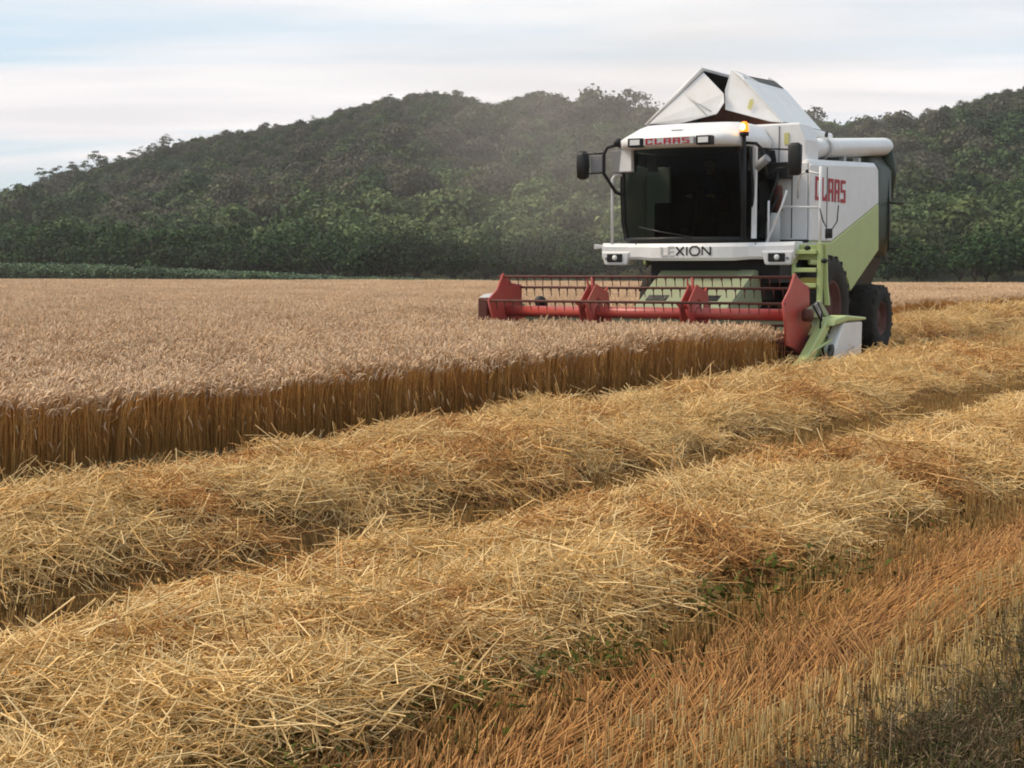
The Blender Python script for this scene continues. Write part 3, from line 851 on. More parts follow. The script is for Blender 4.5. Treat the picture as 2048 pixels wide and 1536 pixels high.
# ---- wheels
def wheel(name, x0, x1, y, z, r, rim_r, lugs, material):
    wt = link(name, None, hv)
    wd = x1 - x0
    prof = [(0.06 * wd, rim_r), (0.0, rim_r + .05), (-.0, r * .80), (.05 * wd, r * .93), (.14 * wd, r * .965), (.5 * wd, r * .975), (.86 * wd, r * .965), (.95 * wd, r * .93), (wd, r * .80), (wd, rim_r + .05), (.94 * wd, rim_r)]
    mb = MB().lathe(prof, (x0, y, z), 48)
    for k in range(lugs):
        for sd in (0, 1):
            a0 = 2 * math.pi * (k + .5 * sd) / lugs
            da = 2 * math.pi / lugs * .26
            sh = 2 * math.pi / lugs * .75
            pts = []
            for (q, aa) in ((.5, a0), (.5, a0 + da), (.02 if sd == 0 else .98, a0 + sh + da), (.02 if sd == 0 else .98, a0 + sh)):
                for rr in ((r * .955, r * 1.0) if q == .5 else (r * .86, r * .955)):
                    pts.append((x0 + q * wd, y + rr * math.cos(aa), z + rr * math.sin(aa)))
            b_ = [pts[0], pts[2], pts[4], pts[6]]; t_ = [pts[1], pts[3], pts[5], pts[7]]
            mb.hexa(b_ + t_)
    P(mb, 'tyre', 'rubber', wt)
    mb = MB().lathe([(.0, .001), (.0, rim_r * .45), (-.06, rim_r * .7), (.05, rim_r * .9), (.07, rim_r + .01), (-.07, rim_r + .02), (-.07, rim_r - .02)], ((x1 - .10) if x0 > 0 else (x0 + .10), y, z), 32)
    P(mb, 'rim', material, wt)
    return wt


wheel('front_wheel', 0.98, 1.62, 4.15, 0.88, 0.90, 0.44, 20, 'rusty_steel')
wheel('front_wheel', -1.62, -0.98, 4.15, 0.88, 0.90, 0.44, 20, 'rusty_steel')
wheel('rear_wheel', 1.05, 1.56, 7.05, 0.62, 0.635, 0.31, 18, 'rusty_steel')
wheel('rear_wheel', -1.56, -1.05, 7.05, 0.62, 0.635, 0.31, 18, 'rusty_steel')

# ---- feeder house and header
fx0, fx1 = -0.70, 1.0
fh = P(MB().hexa([(fx0, 2.5, .95), (fx1, 2.5, .95), (fx1 - .05, .85, .12), (fx0 + .05, .85, .12), (fx0, 2.3, 1.5), (fx1, 2.3, 1.5), (fx1 - .05, .85, .72), (fx0 + .05, .85, .72)]), 'feeder_house', 'pale_green_metal', bevel=.02)


def feeder_top(x, q):      # point on the sloping lid, q = 0 at the top
    return Vector((x, 2.3 + (.85 - 2.3) * q, 1.5 + (.72 - 1.5) * q))


for x0, x1 in ((-.55, -.2), (.35, .7)):
    a, b_, c, d = feeder_top(x0, .52), feeder_top(x1, .52), feeder_top(x1, .62), feeder_top(x0, .62)
    P(MB().slab([a, b_, c, d], (0, -.48, .88), .012), 'lid_slot', 'black_plastic', fh)
P(MB().slab([feeder_top(fx1 - .28, .03), feeder_top(fx1 - .02, .03), feeder_top(fx1 - .06, .97), feeder_top(fx1 - .30, .97)], (0, -.48, .88), .03), 'lid_flange', 'pale_green_metal', fh, bevel=.005)
P(MB().box(-2.46, 2.62, .82, .90, .12, .80).box(-2.46, 2.62, .78, .92, .80, .88), 'header_back', 'pale_green_metal', bevel=.01)
P(MB().hexa([(-2.46, -.42, .08), (2.62, -.42, .08), (2.62, .82, .08), (-2.46, .82, .08), (-2.46, -.42, .10), (2.62, -.42, .10), (2.62, .82, .16), (-2.46, .82, .16)]), 'header_floor', 'dark_metal')
mb = MB()
for k in range(66):
    x = -2.42 + k * .077
    mb.prism([(x - .03, -.41), (x + .03, -.41), (x, -.53)], 2, .085, .1)
P(mb, 'knife_bar', 'dark_metal')
# intake auger with flights
mb = MB().tube([(-2.44, .42, .42), (2.58, .42, .42)], .15, 18)
for sg in (-1, 1):
    fl = []
    for k in range(97):
        a = k / 96 * 2 * math.pi * 4.5 * sg
        x = sg * (.55 + 1.85 * k / 96)
        fl.append(((x, .42 + .14 * math.cos(a), .42 + .14 * math.sin(a)), (x, .42 + .27 * math.cos(a), .42 + .27 * math.sin(a))))
    for k in range(96):
        mb.add([fl[k][0], fl[k][1], fl[k + 1][1], fl[k + 1][0]], [(0, 1, 2, 3)], True)
P(mb, 'intake_auger', 'rusty_steel')
# end sheets, crop dividers
de = P(MB().prism([(-.45, .10), (.35, .62), (.55, .80), (1.35, .79), (1.30, .10)], 0, 2.625, 2.66), 'end_sheet', 'green_paint', bevel=.008)
P(MB().prism([(.72, .10), (.52, .30), (.86, .62), (1.0, .74), (1.85, .74), (1.82, .08), (1.2, .06)], 0, 2.68, 2.86), 'end_shield', 'white_paint', de, bevel=.04, seg=3)
P(MB().prism([(.42, .70), (1.1, .755), (1.9, .75), (1.9, .79), (1.0, .84), (.5, .80)], 0, 2.64, 2.90), 'shield_cap', 'green_paint', de, bevel=.02)
dv = P(MB().prism([(-1.05, .06), (-.98, .04), (-.3, .10), (.55, .66), (.60, .80), (.45, .78), (-.42, .26)], 0, 2.66, 2.80), 'crop_divider', 'green_paint', bevel=.02)
P(MB().tube([(2.72, -1.0, .05), (2.78, -.2, .34), (2.84, .5, .5)], .022, 8), 'divider_rod', 'green_paint', dv)
P(MB().tube([(2.74, -.6, .1), (2.86, .3, .16), (2.86, .8, .12)], .02, 8), 'divider_rod', 'green_paint', dv)
P(MB().lathe([(0, .001), (0, .10), (.05, .11), (.09, .05), (.09, .001)], (2.80, .18, .20), 16).lathe([(0, .001), (0, .07), (.05, .08), (.06, .001)], (2.81, .5, .36), 14).tube([(2.84, .18, .20), (2.86, .5, .36)], .03, 8), 'knife_drive', 'dark_metal', dv)
P(MB().prism([(-.45, .10), (.35, .62), (.55, .80), (1.0, .79), (1.0, .10)], 0, -2.50, -2.465), 'end_sheet', 'green_paint', bevel=.008)
P(MB().prism([(-1.0, .06), (-.3, .5), (-.1, .6), (.5, .6), (.5, .1), (-.9, .04)], 0, -2.64, -2.50), 'crop_divider', 'green_paint', bevel=.02)
P(MB().box(-2.66, -2.50, -.25, .12, .72, 1.06), 'reel_drive_cover', 'rusty_steel', bevel=.015)
P(MB().hexa([(-2.68, -.2, 1.07), (-2.48, -.2, 1.07), (-2.48, .6, 1.07), (-2.68, .6, 1.07), (-2.64, -.1, 1.12), (-2.50, -.1, 1.12), (-2.50, .6, 1.16), (-2.64, .6, 1.16)]), 'drive_cover_lid', 'light_grey', bevel=.01)
P(MB().ellipsoid((-2.1, .75, 1.0), (.10, .10, .09), 10, 6).box(-2.16, -2.0, .7, .82, .86, .96), 'hydraulic_block', 'black_plastic')
P(MB().box(-1.22, -1.08, .72, .82, .84, .96), 'hydraulic_block', 'black_plastic')
# reel arms and lift rams
for x in (2.62, -2.44):
    P(MB().prism([(.85, .80), (.95, .84), (.60, 1.06), (.05, .93), (-.08, .86), (.02, .80), (.55, .94)], 0, x - .03, x + .03), 'reel_arm', 'pale_green_metal', bevel=.01)
    P(MB().tube([(x + .06, .75, .55), (x + .06, .32, 1.0)], .03, 8).tube([(x + .06, .45, .86), (x + .06, .3, 1.02)], .018, 8), 'lift_ram', 'light_grey')
P(MB().tube([(2.70, .1, 1.0), (2.76, .25, .8), (2.74, .3, .5), (2.78, .35, .3)], .016, 6), 'hydraulic_hose', 'black_plastic')
P(MB().tube([(2.70, .3, 1.04), (2.80, .2, .9), (2.82, .12, .78)], .014, 6), 'hydraulic_hose', 'black_plastic')
P(MB().lathe([(0, .001), (0, .09), (.12, .09), (.13, .001)], (2.6, 0, .86), 14), 'reel_motor', 'rusty_steel')

# ---- reel
RZ, RR = .86, .55
ANG = [R(42 + 60 * k) for k in range(6)]
reel = P(MB().tube([(-2.34, 0, RZ), (2.5, 0, RZ)], .085, 20), 'reel', 'red_paint')


def rp(x, a, r):
    return Vector((x, r * math.cos(a), RZ + r * math.sin(a)))


c = Vector((0, 0, 0))
mb = MB().add([c + Vector((-.02, 0, -.01)), c + Vector((.02, 0, -.01)), c + Vector((.012, .0, -.05)), c + Vector((-.012, 0, -.05))], [(0, 1, 2, 3)])
TINE = mb.tube([c + Vector((0, 0.004, -.0)), c + Vector((0, .01, -.07)), c + Vector((0, .02, -.14))], [.012, .008, .006], 5).mesh('tine', 'rusty_steel')
for a in ANG:
    P(MB().tube([rp(-2.37, a, RR), rp(2.52, a, RR)], .02, 8), 'tine_bar', 'rusty_steel', reel)
    for k in range(33):
        tn = link('tine', TINE, reel)
        tn.location = rp(-2.31 + .148 * k, a, RR)
        tn.rotation_euler = (random.gauss(0, .05), random.gauss(0, .04), 0)
for x, solid in ((-2.28, 2), (-.72, 0), (.93, 0), (2.50, 1)):
    mb = MB()
    if solid:
        pts = []
        for k in range(6):
            c = rp(0, ANG[k], RR + .035); pts.append((c.y, c.z))
            n_ = rp(0, ANG[k] + R(30), RR * (.86 if solid == 1 else .80)); pts.append((n_.y, n_.z))
        mb.prism(pts, 0, x - .018, x + .018)
        rim = pts + [pts[0]]
        mb.tube([(x, q[0], q[1]) for q in rim], .022, 6)
    else:
        for k in range(6):
            a, a2 = ANG[k], ANG[(k + 1) % 6]
            mb.tube([rp(x, a, .08), rp(x, a, RR)], [.035, .022], 8)
            for xo in (-.07, .05):
                mb.slab([rp(x + xo, a, RR * .42), rp(x + xo, a2, RR * .42), rp(x + xo, a2, RR * .80), rp(x + xo, a, RR * .80)], (1, 0, 0), .014)
            mb.slab([rp(x - .09, a - .16, RR * .50), rp(x - .09, a, RR * 1.0), rp(x - .09, a + .16, RR * .50)], (1, 0, 0), .02)
        mb.lathe([(-.05, .10), (-.05, .16), (.05, .16), (.05, .10)], (x, 0, RZ), 18)
    P(mb, 'reel_spider', 'red_paint', reel)


# ---- driver
def driver():
    ox, oy, oz = CX + .1, 3.02, 2.50
    J = {}; E_ = []; RAD = []; V_ = []

    def j(n, x, y, z, r, par=None):
        J[n] = len(V_); V_.append((ox + x, oy + y, oz + z)); RAD.append(r)
        if par: E_.append((J[par], J[n]))
    j('pel', 0, .05, 0, .15); j('waist', 0, .05, .18, .13, 'pel'); j('chest', 0, .03, .38, .15, 'waist'); j('neckb', 0, .02, .52, .07, 'chest')
    j('neck', 0, 0, .59, .055, 'neckb'); j('head', 0, -.03, .68, .085, 'neck'); j('head2', 0, -.03, .77, .085, 'head'); j('top', 0, -.02, .84, .05, 'head2')
    for sd, nm in ((-1, 'l'), (1, 'r')):
        j('sh' + nm, .19 * sd, .03, .46, .06, 'chest'); j('el' + nm, .27 * sd, -.12, .24, .048, 'sh' + nm); j('wr' + nm, .19 * sd, -.38, .20, .03, 'el' + nm)
        j('pa' + nm, .18 * sd, -.45, .21, .036, 'wr' + nm)
        for q in range(4):
            j('f%d%s' % (q, nm), (.145 + .022 * q) * sd, -.51 - .004 * (q % 3), .215, .010, 'pa' + nm)
            j('g%d%s' % (q, nm), (.145 + .022 * q) * sd, -.52, .18, .009, 'f%d%s' % (q, nm))
        j('th' + nm, .13 * sd, -.46, .20, .011, 'pa' + nm)
        j('hi' + nm, .10 * sd, 0, 0, .10, 'pel'); j('kn' + nm, .16 * sd, -.42, .02, .07, 'hi' + nm); j('an' + nm, .15 * sd, -.48, -.38, .045, 'kn' + nm); j('to' + nm, .15 * sd, -.66, -.42, .04, 'an' + nm)
    me = bpy.data.meshes.new('person'); me.from_pydata(V_, E_, [])
    tmp = bpy.data.objects.new('person_tmp', me); COL.objects.link(tmp)
    sk = tmp.modifiers.new('skin', 'SKIN')
    for k, r in enumerate(RAD):
        me.skin_vertices[0].data[k].radius = (r, r)
    me.skin_vertices[0].data[0].use_root = True
    ss = tmp.modifiers.new('sub', 'SUBSURF'); ss.levels = 2; ss.render_levels = 2
    dg = bpy.context.evaluated_depsgraph_get()
    m2 = bpy.data.meshes.new_from_object(tmp.evaluated_get(dg))
    bpy.data.objects.remove(tmp)
    m2.name = 'person'
    for mm in ('shirt', 'skin', 'seat_fabric'): m2.materials.append(MATS[mm])
    for p in m2.polygons:
        c = p.center
        p.material_index = 1 if (c.z > oz + .56 or (c.y < oy - .36 and c.z > oz + .14)) else (2 if c.z < oz + .08 else 0)
        p.use_smooth = True
    o = link('person', m2)
    o.location = hv.location; o.rotation_euler = hv.rotation_euler
    tag(o, 'driver in dark clothes seated at the wheel behind the tinted windscreen', 'person')
    hc = (ox, oy - .03, oz + .74)
    P(MB().ellipsoid((hc[0], hc[1] + .035, hc[2] + .05), (.092, .095, .085)), 'hair', 'hair', o)
    for e_ in (-.032, .032):
        P(MB().ellipsoid((hc[0] + e_, hc[1] - .083, hc[2] + .005), (.014, .01, .008), 8, 6), 'eye', 'hair', o)
    P(MB().ellipsoid((hc[0], hc[1] - .092, hc[2] - .02), (.014, .02, .026), 8, 6), 'nose', 'skin', o)
    P(MB().ellipsoid((hc[0], hc[1] - .080, hc[2] - .062), (.026, .01, .008), 8, 6), 'mouth', 'red_print', o)
    for e_ in (-.088, .088):
        P(MB().ellipsoid((hc[0] + e_, hc[1] + .01, hc[2]), (.01, .02, .032), 8, 6), 'ear', 'skin', o)


driver()
# ------------------------------------------------------------------ straw, stubble, wheat
def tubes(p, rad, ring=3):
    """p: (n, k, 3) centre lines, rad: (n, k) radii -> verts, quads"""
    n, k, _ = p.shape
    d = np.gradient(p, axis=1)
    d /= np.linalg.norm(d, axis=2, keepdims=True) + 1e-9
    up = np.zeros_like(d); up[..., 2] = 1
    steep = np.abs(d[..., 2]) > 0.9
    up[steep] = (1, 0, 0)
    a = np.cross(d, up); a /= np.linalg.norm(a, axis=2, keepdims=True) + 1e-9
    b = np.cross(a, d)
    ang = np.arange(ring) * 2 * np.pi / ring
    v = p[:, :, None, :] + rad[:, :, None, None] * (a[:, :, None, :] * np.cos(ang)[None, None, :, None] + b[:, :, None, :] * np.sin(ang)[None, None, :, None])
    v = v.reshape(-1, 3)
    i = np.arange(n)[:, None, None] * k * ring
    j = np.arange(k - 1)[None, :, None] * ring
    r = np.arange(ring)[None, None, :]
    r2 = (r + 1) % ring
    q = np.stack([i + j + r, i + j + r2, i + j + ring + r2, i + j + ring + r], -1).reshape(-1, 4)
    return v, q


def palette(g, n, cols, spread=0.12):
    c = np.array(cols)[g.integers(0, len(cols), n)]
    return c * (1 + spread * g.normal(size=(n, 1))).clip(0.6, 1.45)


STRAW_COLS = [(0.853, 0.551, 0.224), (0.915, 0.623, 0.285), (0.749, 0.441, 0.147), (0.894, 0.633, 0.304), (0.52, 0.264, 0.081), (0.832, 0.518, 0.185), (0.374, 0.173, 0.053), (0.645, 0.354, 0.114)]
STUB_COLS = [(0.42, 0.25, 0.085), (0.36, 0.20, 0.06), (0.50, 0.33, 0.125), (0.29, 0.16, 0.05)]
ORANGE_COLS = [(0.50, 0.245, 0.075), (0.43, 0.20, 0.056), (0.56, 0.30, 0.10), (0.36, 0.16, 0.046)]


PALE_COLS = [(0.915, 0.651, 0.305), (0.95, 0.706, 0.358), (0.832, 0.552, 0.224), (0.874, 0.616, 0.276), (0.686, 0.408, 0.139)]
BROWN_COLS = [(0.651, 0.342, 0.113), (0.546, 0.266, 0.081), (0.756, 0.446, 0.171), (0.399, 0.18, 0.054), (0.483, 0.223, 0.068)]


def straw_clump(seed, n=200, ext=0.24, thick=0.06, aligned=0.55, width=0.0020, tilt=0.16, lmin=.06, lmax=.31, cols=STRAW_COLS):
    g = np.random.default_rng(seed)
    c = np.stack([g.normal(0, ext * .55, n).clip(-ext, ext), g.normal(0, ext * .55, n).clip(-ext, ext), g.uniform(-thick, thick * .7, n)], 1)
    # local x is the row direction; most straws lie along it, the rest anyhow
    az = np.where(g.random(n) < aligned, g.normal(0, 0.55, n), g.uniform(0, 2 * np.pi, n))
    el = g.normal(0, tilt, n)
    spike = g.random(n) < 0.14
    el[spike] = g.uniform(.35, 1.15, spike.sum())
    L = g.uniform(lmin, lmax, n) ** 1.0
    L[spike] *= .62
    d = np.stack([np.cos(az) * np.cos(el), np.sin(az) * np.cos(el), np.sin(el)], 1)
    bend = g.normal(0, 0.2, (n, 3)); bend[:, 2] *= .7
    kink = g.random(n) < .2
    bend[kink] *= 2.6
    t = np.array([-.5, 0.0, .5])
    p = c[:, None, :] + d[:, None, :] * (L[:, None] * t)[:, :, None] + bend[:, None, :] * (L[:, None] * (.25 - t * t))[:, :, None]
    rad = np.repeat((width * g.uniform(.5, 1.55, n))[:, None], 3, 1)
    v, q = tubes(p, rad)
    col = np.repeat(palette(g, n, cols, .16), 9, 0)
    return np_mesh('straw_clump', v, q, col=col, material='straw')


def stubble_clump(seed, size=0.5, rows=4, per=30, h=(.12, .19), lean=0.12, lean_dir=0.0, width=0.0022, cols=STUB_COLS, litter=26):
    g = np.random.default_rng(seed)
    n = rows * per
    ry = (np.repeat(np.arange(rows), per) + .5) / rows * size - size / 2 + g.normal(0, .017, n)
    rx = g.uniform(-size / 2, size / 2, n)
    L = g.uniform(*h, n)
    az = g.uniform(0, 2 * np.pi, n)
    le = np.abs(g.normal(0, lean, n))
    dx, dy = np.cos(az) * le + lean_dir, np.sin(az) * le
    t = np.array([0., .55, 1.])
    p = np.zeros((n, 3, 3))
    p[:, :, 0] = rx[:, None] + dx[:, None] * L[:, None] * t ** 1.3
    p[:, :, 1] = ry[:, None] + dy[:, None] * L[:, None] * t
    hz_ = L / np.sqrt(1 + dx ** 2 + dy ** 2)
    p[:, :, 2] = hz_[:, None] * t - .01
    rad = np.repeat((width * g.uniform(.7, 1.3, n))[:, None], 3, 1)
    v, q = tubes(p, rad)
    cc = palette(g, n, cols, .15)
    col = np.repeat(cc[:, None, :], 9, 1)
    fade = np.array([.62, .62, .62, .9, .9, .9, 1.12, 1.12, 1.12])      # stem colour is darker towards the root
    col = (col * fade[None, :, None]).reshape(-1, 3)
    if litter:
        m = litter
        c = np.stack([g.uniform(-size / 2, size / 2, m), g.uniform(-size / 2, size / 2, m), g.uniform(.005, .06, m)], 1)
        a2 = g.uniform(0, 2 * np.pi, m); el = g.normal(0, .15, m); L2 = g.uniform(.05, .25, m)
        d = np.stack([np.cos(a2) * np.cos(el), np.sin(a2) * np.cos(el), np.sin(el)], 1)
        tt = np.array([-.5, 0, .5])
        p2 = c[:, None, :] + d[:, None, :] * (L2[:, None] * tt)[:, :, None]
        v2, q2 = tubes(p2, np.full((m, 3), width))
        q = np.concatenate([q, q2 + len(v)]); v = np.concatenate([v, v2])
        col = np.concatenate([col, np.repeat(palette(g, m, cols), 9, 0)])
    return np_mesh('stubble_clump', v, q, col=col, material='straw')


WHEAT_EAR = [(0.7, 0.479, 0.294), (0.763, 0.536, 0.34), (0.615, 0.397, 0.221), (0.806, 0.582, 0.381)]
WHEAT_STEM = [(0.672, 0.347, 0.1), (0.564, 0.27, 0.07), (0.768, 0.429, 0.14), (0.48, 0.22, 0.058)]


def wheat_clump(seed, size=0.42, n=95, h=0.57, ear=1.0, stem_from=0.0, stem_w=0.0021, leaf=18):
    g = np.random.default_rng(seed)
    x = g.uniform(-size / 2, size / 2, n); y = g.uniform(-size / 2, size / 2, n)
    H = h * g.normal(1, .055, n).clip(.8, 1.14)
    az = g.uniform(0, 2 * np.pi, n); az = np.where(g.random(n) < .55, g.normal(2.6, .7, n), az)
    ln = g.uniform(.02, .17, n)
    dx, dy = np.cos(az), np.sin(az)
    t = np.array([stem_from, .5 + .5 * stem_from, .90])
    k = len(t)
    p = np.zeros((n, k, 3))
    off = (ln[:, None] * t ** 2) * H[:, None]
    p[:, :, 0] = x[:, None] + dx[:, None] * off; p[:, :, 1] = y[:, None] + dy[:, None] * off; p[:, :, 2] = H[:, None] * t
    v, q = tubes(p, np.repeat((stem_w * g.uniform(.75, 1.3, n))[:, None], k, 1))
    sc = palette(g, n, WHEAT_STEM, .14)
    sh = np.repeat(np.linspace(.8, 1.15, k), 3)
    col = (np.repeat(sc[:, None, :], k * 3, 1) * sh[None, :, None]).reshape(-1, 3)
    # nodding ears
    droop = g.uniform(.1, 1.7, n); el = ear * g.uniform(.065, .095, n)
    e0 = p[:, -1, :]
    m = 5
    pe = np.zeros((n, m, 3)); cur = e0.copy(); pe[:, 0] = cur
    for i in range(1, m):
        a = droop * (i / (m - 1)) + .12
        st = el / (m - 1)
        cur = cur + np.stack([dx * np.sin(a) * st, dy * np.sin(a) * st, np.cos(a) * st], 1)
        pe[:, i] = cur
    prof = np.array([.0025, .0062, .0072, .0060, .0012]) * ear
    ve, qe = tubes(pe, prof[None, :] * g.uniform(.8, 1.25, n)[:, None], 4)
    ec = np.repeat(palette(g, n, WHEAT_EAR, .10), m * 4, 0)
    parts_v, parts_q, parts_c = [v, ve], [q, qe + len(v)], [col, ec]
    if leaf:   # dry leaf blades hanging on the stems
        i = g.integers(0, n, leaf)
        zb = g.uniform(.25, .75, leaf) * h
        a = g.uniform(0, 2 * np.pi, leaf); Lf = g.uniform(.08, .18, leaf)
        b0 = np.stack([x[i], y[i], zb], 1)
        b1 = b0 + np.stack([np.cos(a) * Lf * .6, np.sin(a) * Lf * .6, Lf * .35], 1)
        b2 = b0 + np.stack([np.cos(a) * Lf, np.sin(a) * Lf, -Lf * .15], 1)
        wv = np.stack([-np.sin(a), np.cos(a), 0 * a], 1) * .004
        lv = np.stack([b0 - wv, b0 + wv, b1 + wv, b1 - wv, b2 + wv * .3, b2 - wv * .3], 1).reshape(-1, 3)
        o = np.arange(leaf)[:, None] * 6
        lq = np.concatenate([o + np.array([[0, 1, 2, 3]]), o + np.array([[3, 2, 4, 5]])])
        base = sum(len(q_) for q_ in parts_v)
        parts_v.append(lv); parts_q.append(lq + base); parts_c.append(np.repeat(palette(g, leaf, WHEAT_STEM + WHEAT_EAR[:2], .1), 6, 0))
    return np_mesh('wheat_clump', np.concatenate(parts_v), np.concatenate(parts_q), col=np.concatenate(parts_c), material='wheat')


# ---- the swaths: long heaps of threshed straw
class Swath:
    def __init__(self, cen, half, h, seed, s0, s1):
        self.cen, self.hw, self.h, self.seed, self.s0, self.s1 = cen, half, h, seed, s0, s1

    def centre(self, s):
        return np.interp(s, *self.cen) + 0.16 * vnoise(s * .45, s * 0 + .3, self.seed) + 0.10 * vnoise(s * 1.3, s * 0 + 4.3, self.seed)

    def half(self, s):
        return np.interp(s, *self.hw) * (1 + .16 * vnoise(s * .9, 0 * s + 7.7, self.seed + 3))

    def height(self, s, t):
        w = np.abs(t - self.centre(s)) / self.half(s)
        prof = np.clip(1 - w ** 3.2, 0, 1) ** .8
        lump = 1 + .20 * vnoise(s * 1.1, t * 1.1, self.seed + 5) + .44 * vnoise(s * 2.9, t * 2.9, self.seed + 6)
        return np.interp(s, *self.h) * prof * lump + .11 * prof * vnoise(s * 7, t * 7, self.seed + 8)


def drift(s):
    """the near rows run a little off the field axis"""
    return .06 * np.clip(np.asarray(s, float) - 5, -3, 16)


SW1 = Swath(([4, 7, 10, 16, 40], [-6.15, -6.10, -6.05, -6.15, -6.8]), ([4, 6.5, 9, 14, 30], [.80, .88, .98, 1.1, 1.2]), ([4, 9, 16, 30], [.265, .27, .23, .20]), 11, 3.0, 105.0)
SW2 = Swath(([3, 5, 21, 70], [-3.66, -3.54, -2.58, -2.6]), ([3, 8, 14], [.84, .85, .85]), ([3, 9, 30], [.20, .22, .20]), 29, 0.5, 70.0)


def build_swath(sw, label, protos):
    ds = np.concatenate([np.arange(sw.s0, 20, .12), np.arange(max(20, sw.s0), sw.s1, .5)])
    wt = np.linspace(-1.15, 1.15, 34)
    S_, Wt = np.meshgrid(ds, wt)
    T_ = sw.centre(S_) + Wt * sw.half(S_)
    Z = sw.height(S_, T_) - .06
    X, Y = W(S_, T_)
    v = np.stack([X.ravel(), Y.ravel(), Z.ravel()], 1)
    nx, ny = len(ds), len(wt)
    i, j = np.meshgrid(np.arange(nx - 1), np.arange(ny - 1)); b = (j * nx + i).ravel()
    o = link('straw_swath', np_mesh('straw_swath', v, np.stack([b, b + 1, b + 1 + nx, b + nx], 1), material='straw_base', smooth=True))
    tag(o, label, 'straw', 'swaths of threshed straw', 'stuff')
    pts, rots, scls, idx = [], [], [], []
    for (a, bb, dens, sc) in ((min(sw.s0, 9), 9, 30, 1.0), (9, 14, 24, 1.1), (14, 22, 15, 1.3), (22, 40, 8, 1.7), (40, sw.s1, 2.6, 2.6)):
        n = int((bb - a) * 2.4 * dens)
        s = rng.uniform(a, bb, n); s = s[s > sw.s0]; n = len(s); tt = sw.centre(s) + rng.uniform(-1, 1, n) * (sw.half(s) - .14 * sc)
        x, y = W(s, tt)
        ok = in_view(x, y)
        s, tt, x, y = s[ok], tt[ok], x[ok], y[ok]
        z = sw.height(s, tt); e = .10
        gs = (sw.height(s + e, tt) - sw.height(s - e, tt)) / (2 * e); gt = (sw.height(s, tt + e) - sw.height(s, tt - e)) / (2 * e)
        n = len(s)
        pts.append(np.stack([x, y, z + .01 + rng.uniform(-.045, .045, n)], 1))
        # local x -> row direction u ; build euler from a frame tilted to the slope
        R_ = []
        flip = rng.integers(0, 2, n) * math.pi
        jit = rng.normal(0, .6, n)
        for k in range(n):
            nrm = Vector((-gs[k] * U[0] - gt[k] * V[0], -gs[k] * U[1] - gt[k] * V[1], 1.0)).normalized()
            nrm = (nrm + Vector((0, 0, .25))).normalized()
            ux = Vector((U[0], U[1], 0)); ux.rotate(Matrix.Rotation(jit[k] + flip[k], 3, 'Z'))
            ux = (ux - nrm * ux.dot(nrm)).normalized(); vy = nrm.cross(ux)
            M = Matrix((ux, vy, nrm)).transposed()
            R_.append(tuple(M.to_euler()))
        rots.append(np.array(R_).reshape(-1, 3))
        f = sc * rng.uniform(.85, 1.2, n)
        scls.append(np.stack([f, f, f], 1)); fam = vnoise(s * 1.7, tt * 1.7, sw.seed + 31) + .6 * vnoise(s * 5.1, tt * 5.1, sw.seed + 32) + .22 * rng.normal(size=n)
        idx.append(np.where(fam > -.05, 0, np.where(fam > -.42, 4, 8)) + rng.integers(0, 4, n))
    c = scatter('loose_straw', protos, np.concatenate(pts), np.concatenate(rots), np.concatenate(scls), np.concatenate(idx), o)
    c['kind'] = 'stuff'
    return o


straw_protos = [straw_clump(100 + k, tilt=.24 + .06 * (k % 3), aligned=.18 + .12 * (k % 3), cols=(PALE_COLS, STRAW_COLS, BROWN_COLS)[k // 4]) for k in range(12)]
build_swath(SW1, 'tall golden straw swath lying beside the standing wheat', straw_protos)
SW3 = Swath(([30, 60, 105], [TC, TC - .1, TC]), ([30, 60], [1.2, 1.2]), ([30, 60], [.28, .28]), 47, 31.5, 105.0)
build_swath(SW3, 'fresh straw swath trailing on the ground behind the harvester', straw_protos)
build_swath(SW2, 'low pale straw swath lying beside the flattened wheel track', straw_protos)


# ---- wheat
def edge_t(s):
    return -9.02 + (s - 8) * .066 + .07 * vnoise(s * 1.2, s * 0, 41)


def wheat_here(s, t, pad=0.0):
    head = S0 - .05
    a = (t < edge_t(s) - pad) & (s < head - pad * .5)
    b = t < TC - 2.72 - pad
    return (a | b) & (s < S_END)


def wheat_h(x, y):
    s_ = x * U[0] + y * U[1]
    return np.interp(s_, [9, 19, 30, 70], [1.0, 1.22, 1.2, 1.0]) + .16 * fbm(x / 6.0, y / 6.0, 51, 3) + .05 * vnoise(x * 1.2, y * 1.2, 52)


def put_wheat(name, protos, step, ymin, ymax, wide, sc, label, drop=0.0):
    n1 = int(230 / step)
    s = np.arange(2, 150, step); t = np.arange(-150, -7, step)
    S_, T_ = np.meshgrid(s, t)
    S_ = S_.ravel() + rng.uniform(-.18, .18, S_.size) * step; T_ = T_.ravel() + rng.uniform(-.18, .18, T_.size) * step
    x, y = W(S_, T_)
    ok = (y > ymin) & (y <= ymax) & in_view(x, y, wide) & wheat_here(S_, T_, step * .45)
    x, y = x[ok], y[ok]
    n = len(x)
    hh = wheat_h(x, y)
    f = sc * rng.uniform(.94, 1.06, n)
    return (np.stack([x, y, np.full(n, -.01) - drop], 1), np.stack([np.zeros(n), np.zeros(n), -TH + rng.choice([0, .5 * np.pi, np.pi, 1.5 * np.pi], n) * (1 if step < .6 else 1)], 1),
            np.stack([f, f, hh], 1), rng.integers(0, len(protos), n))


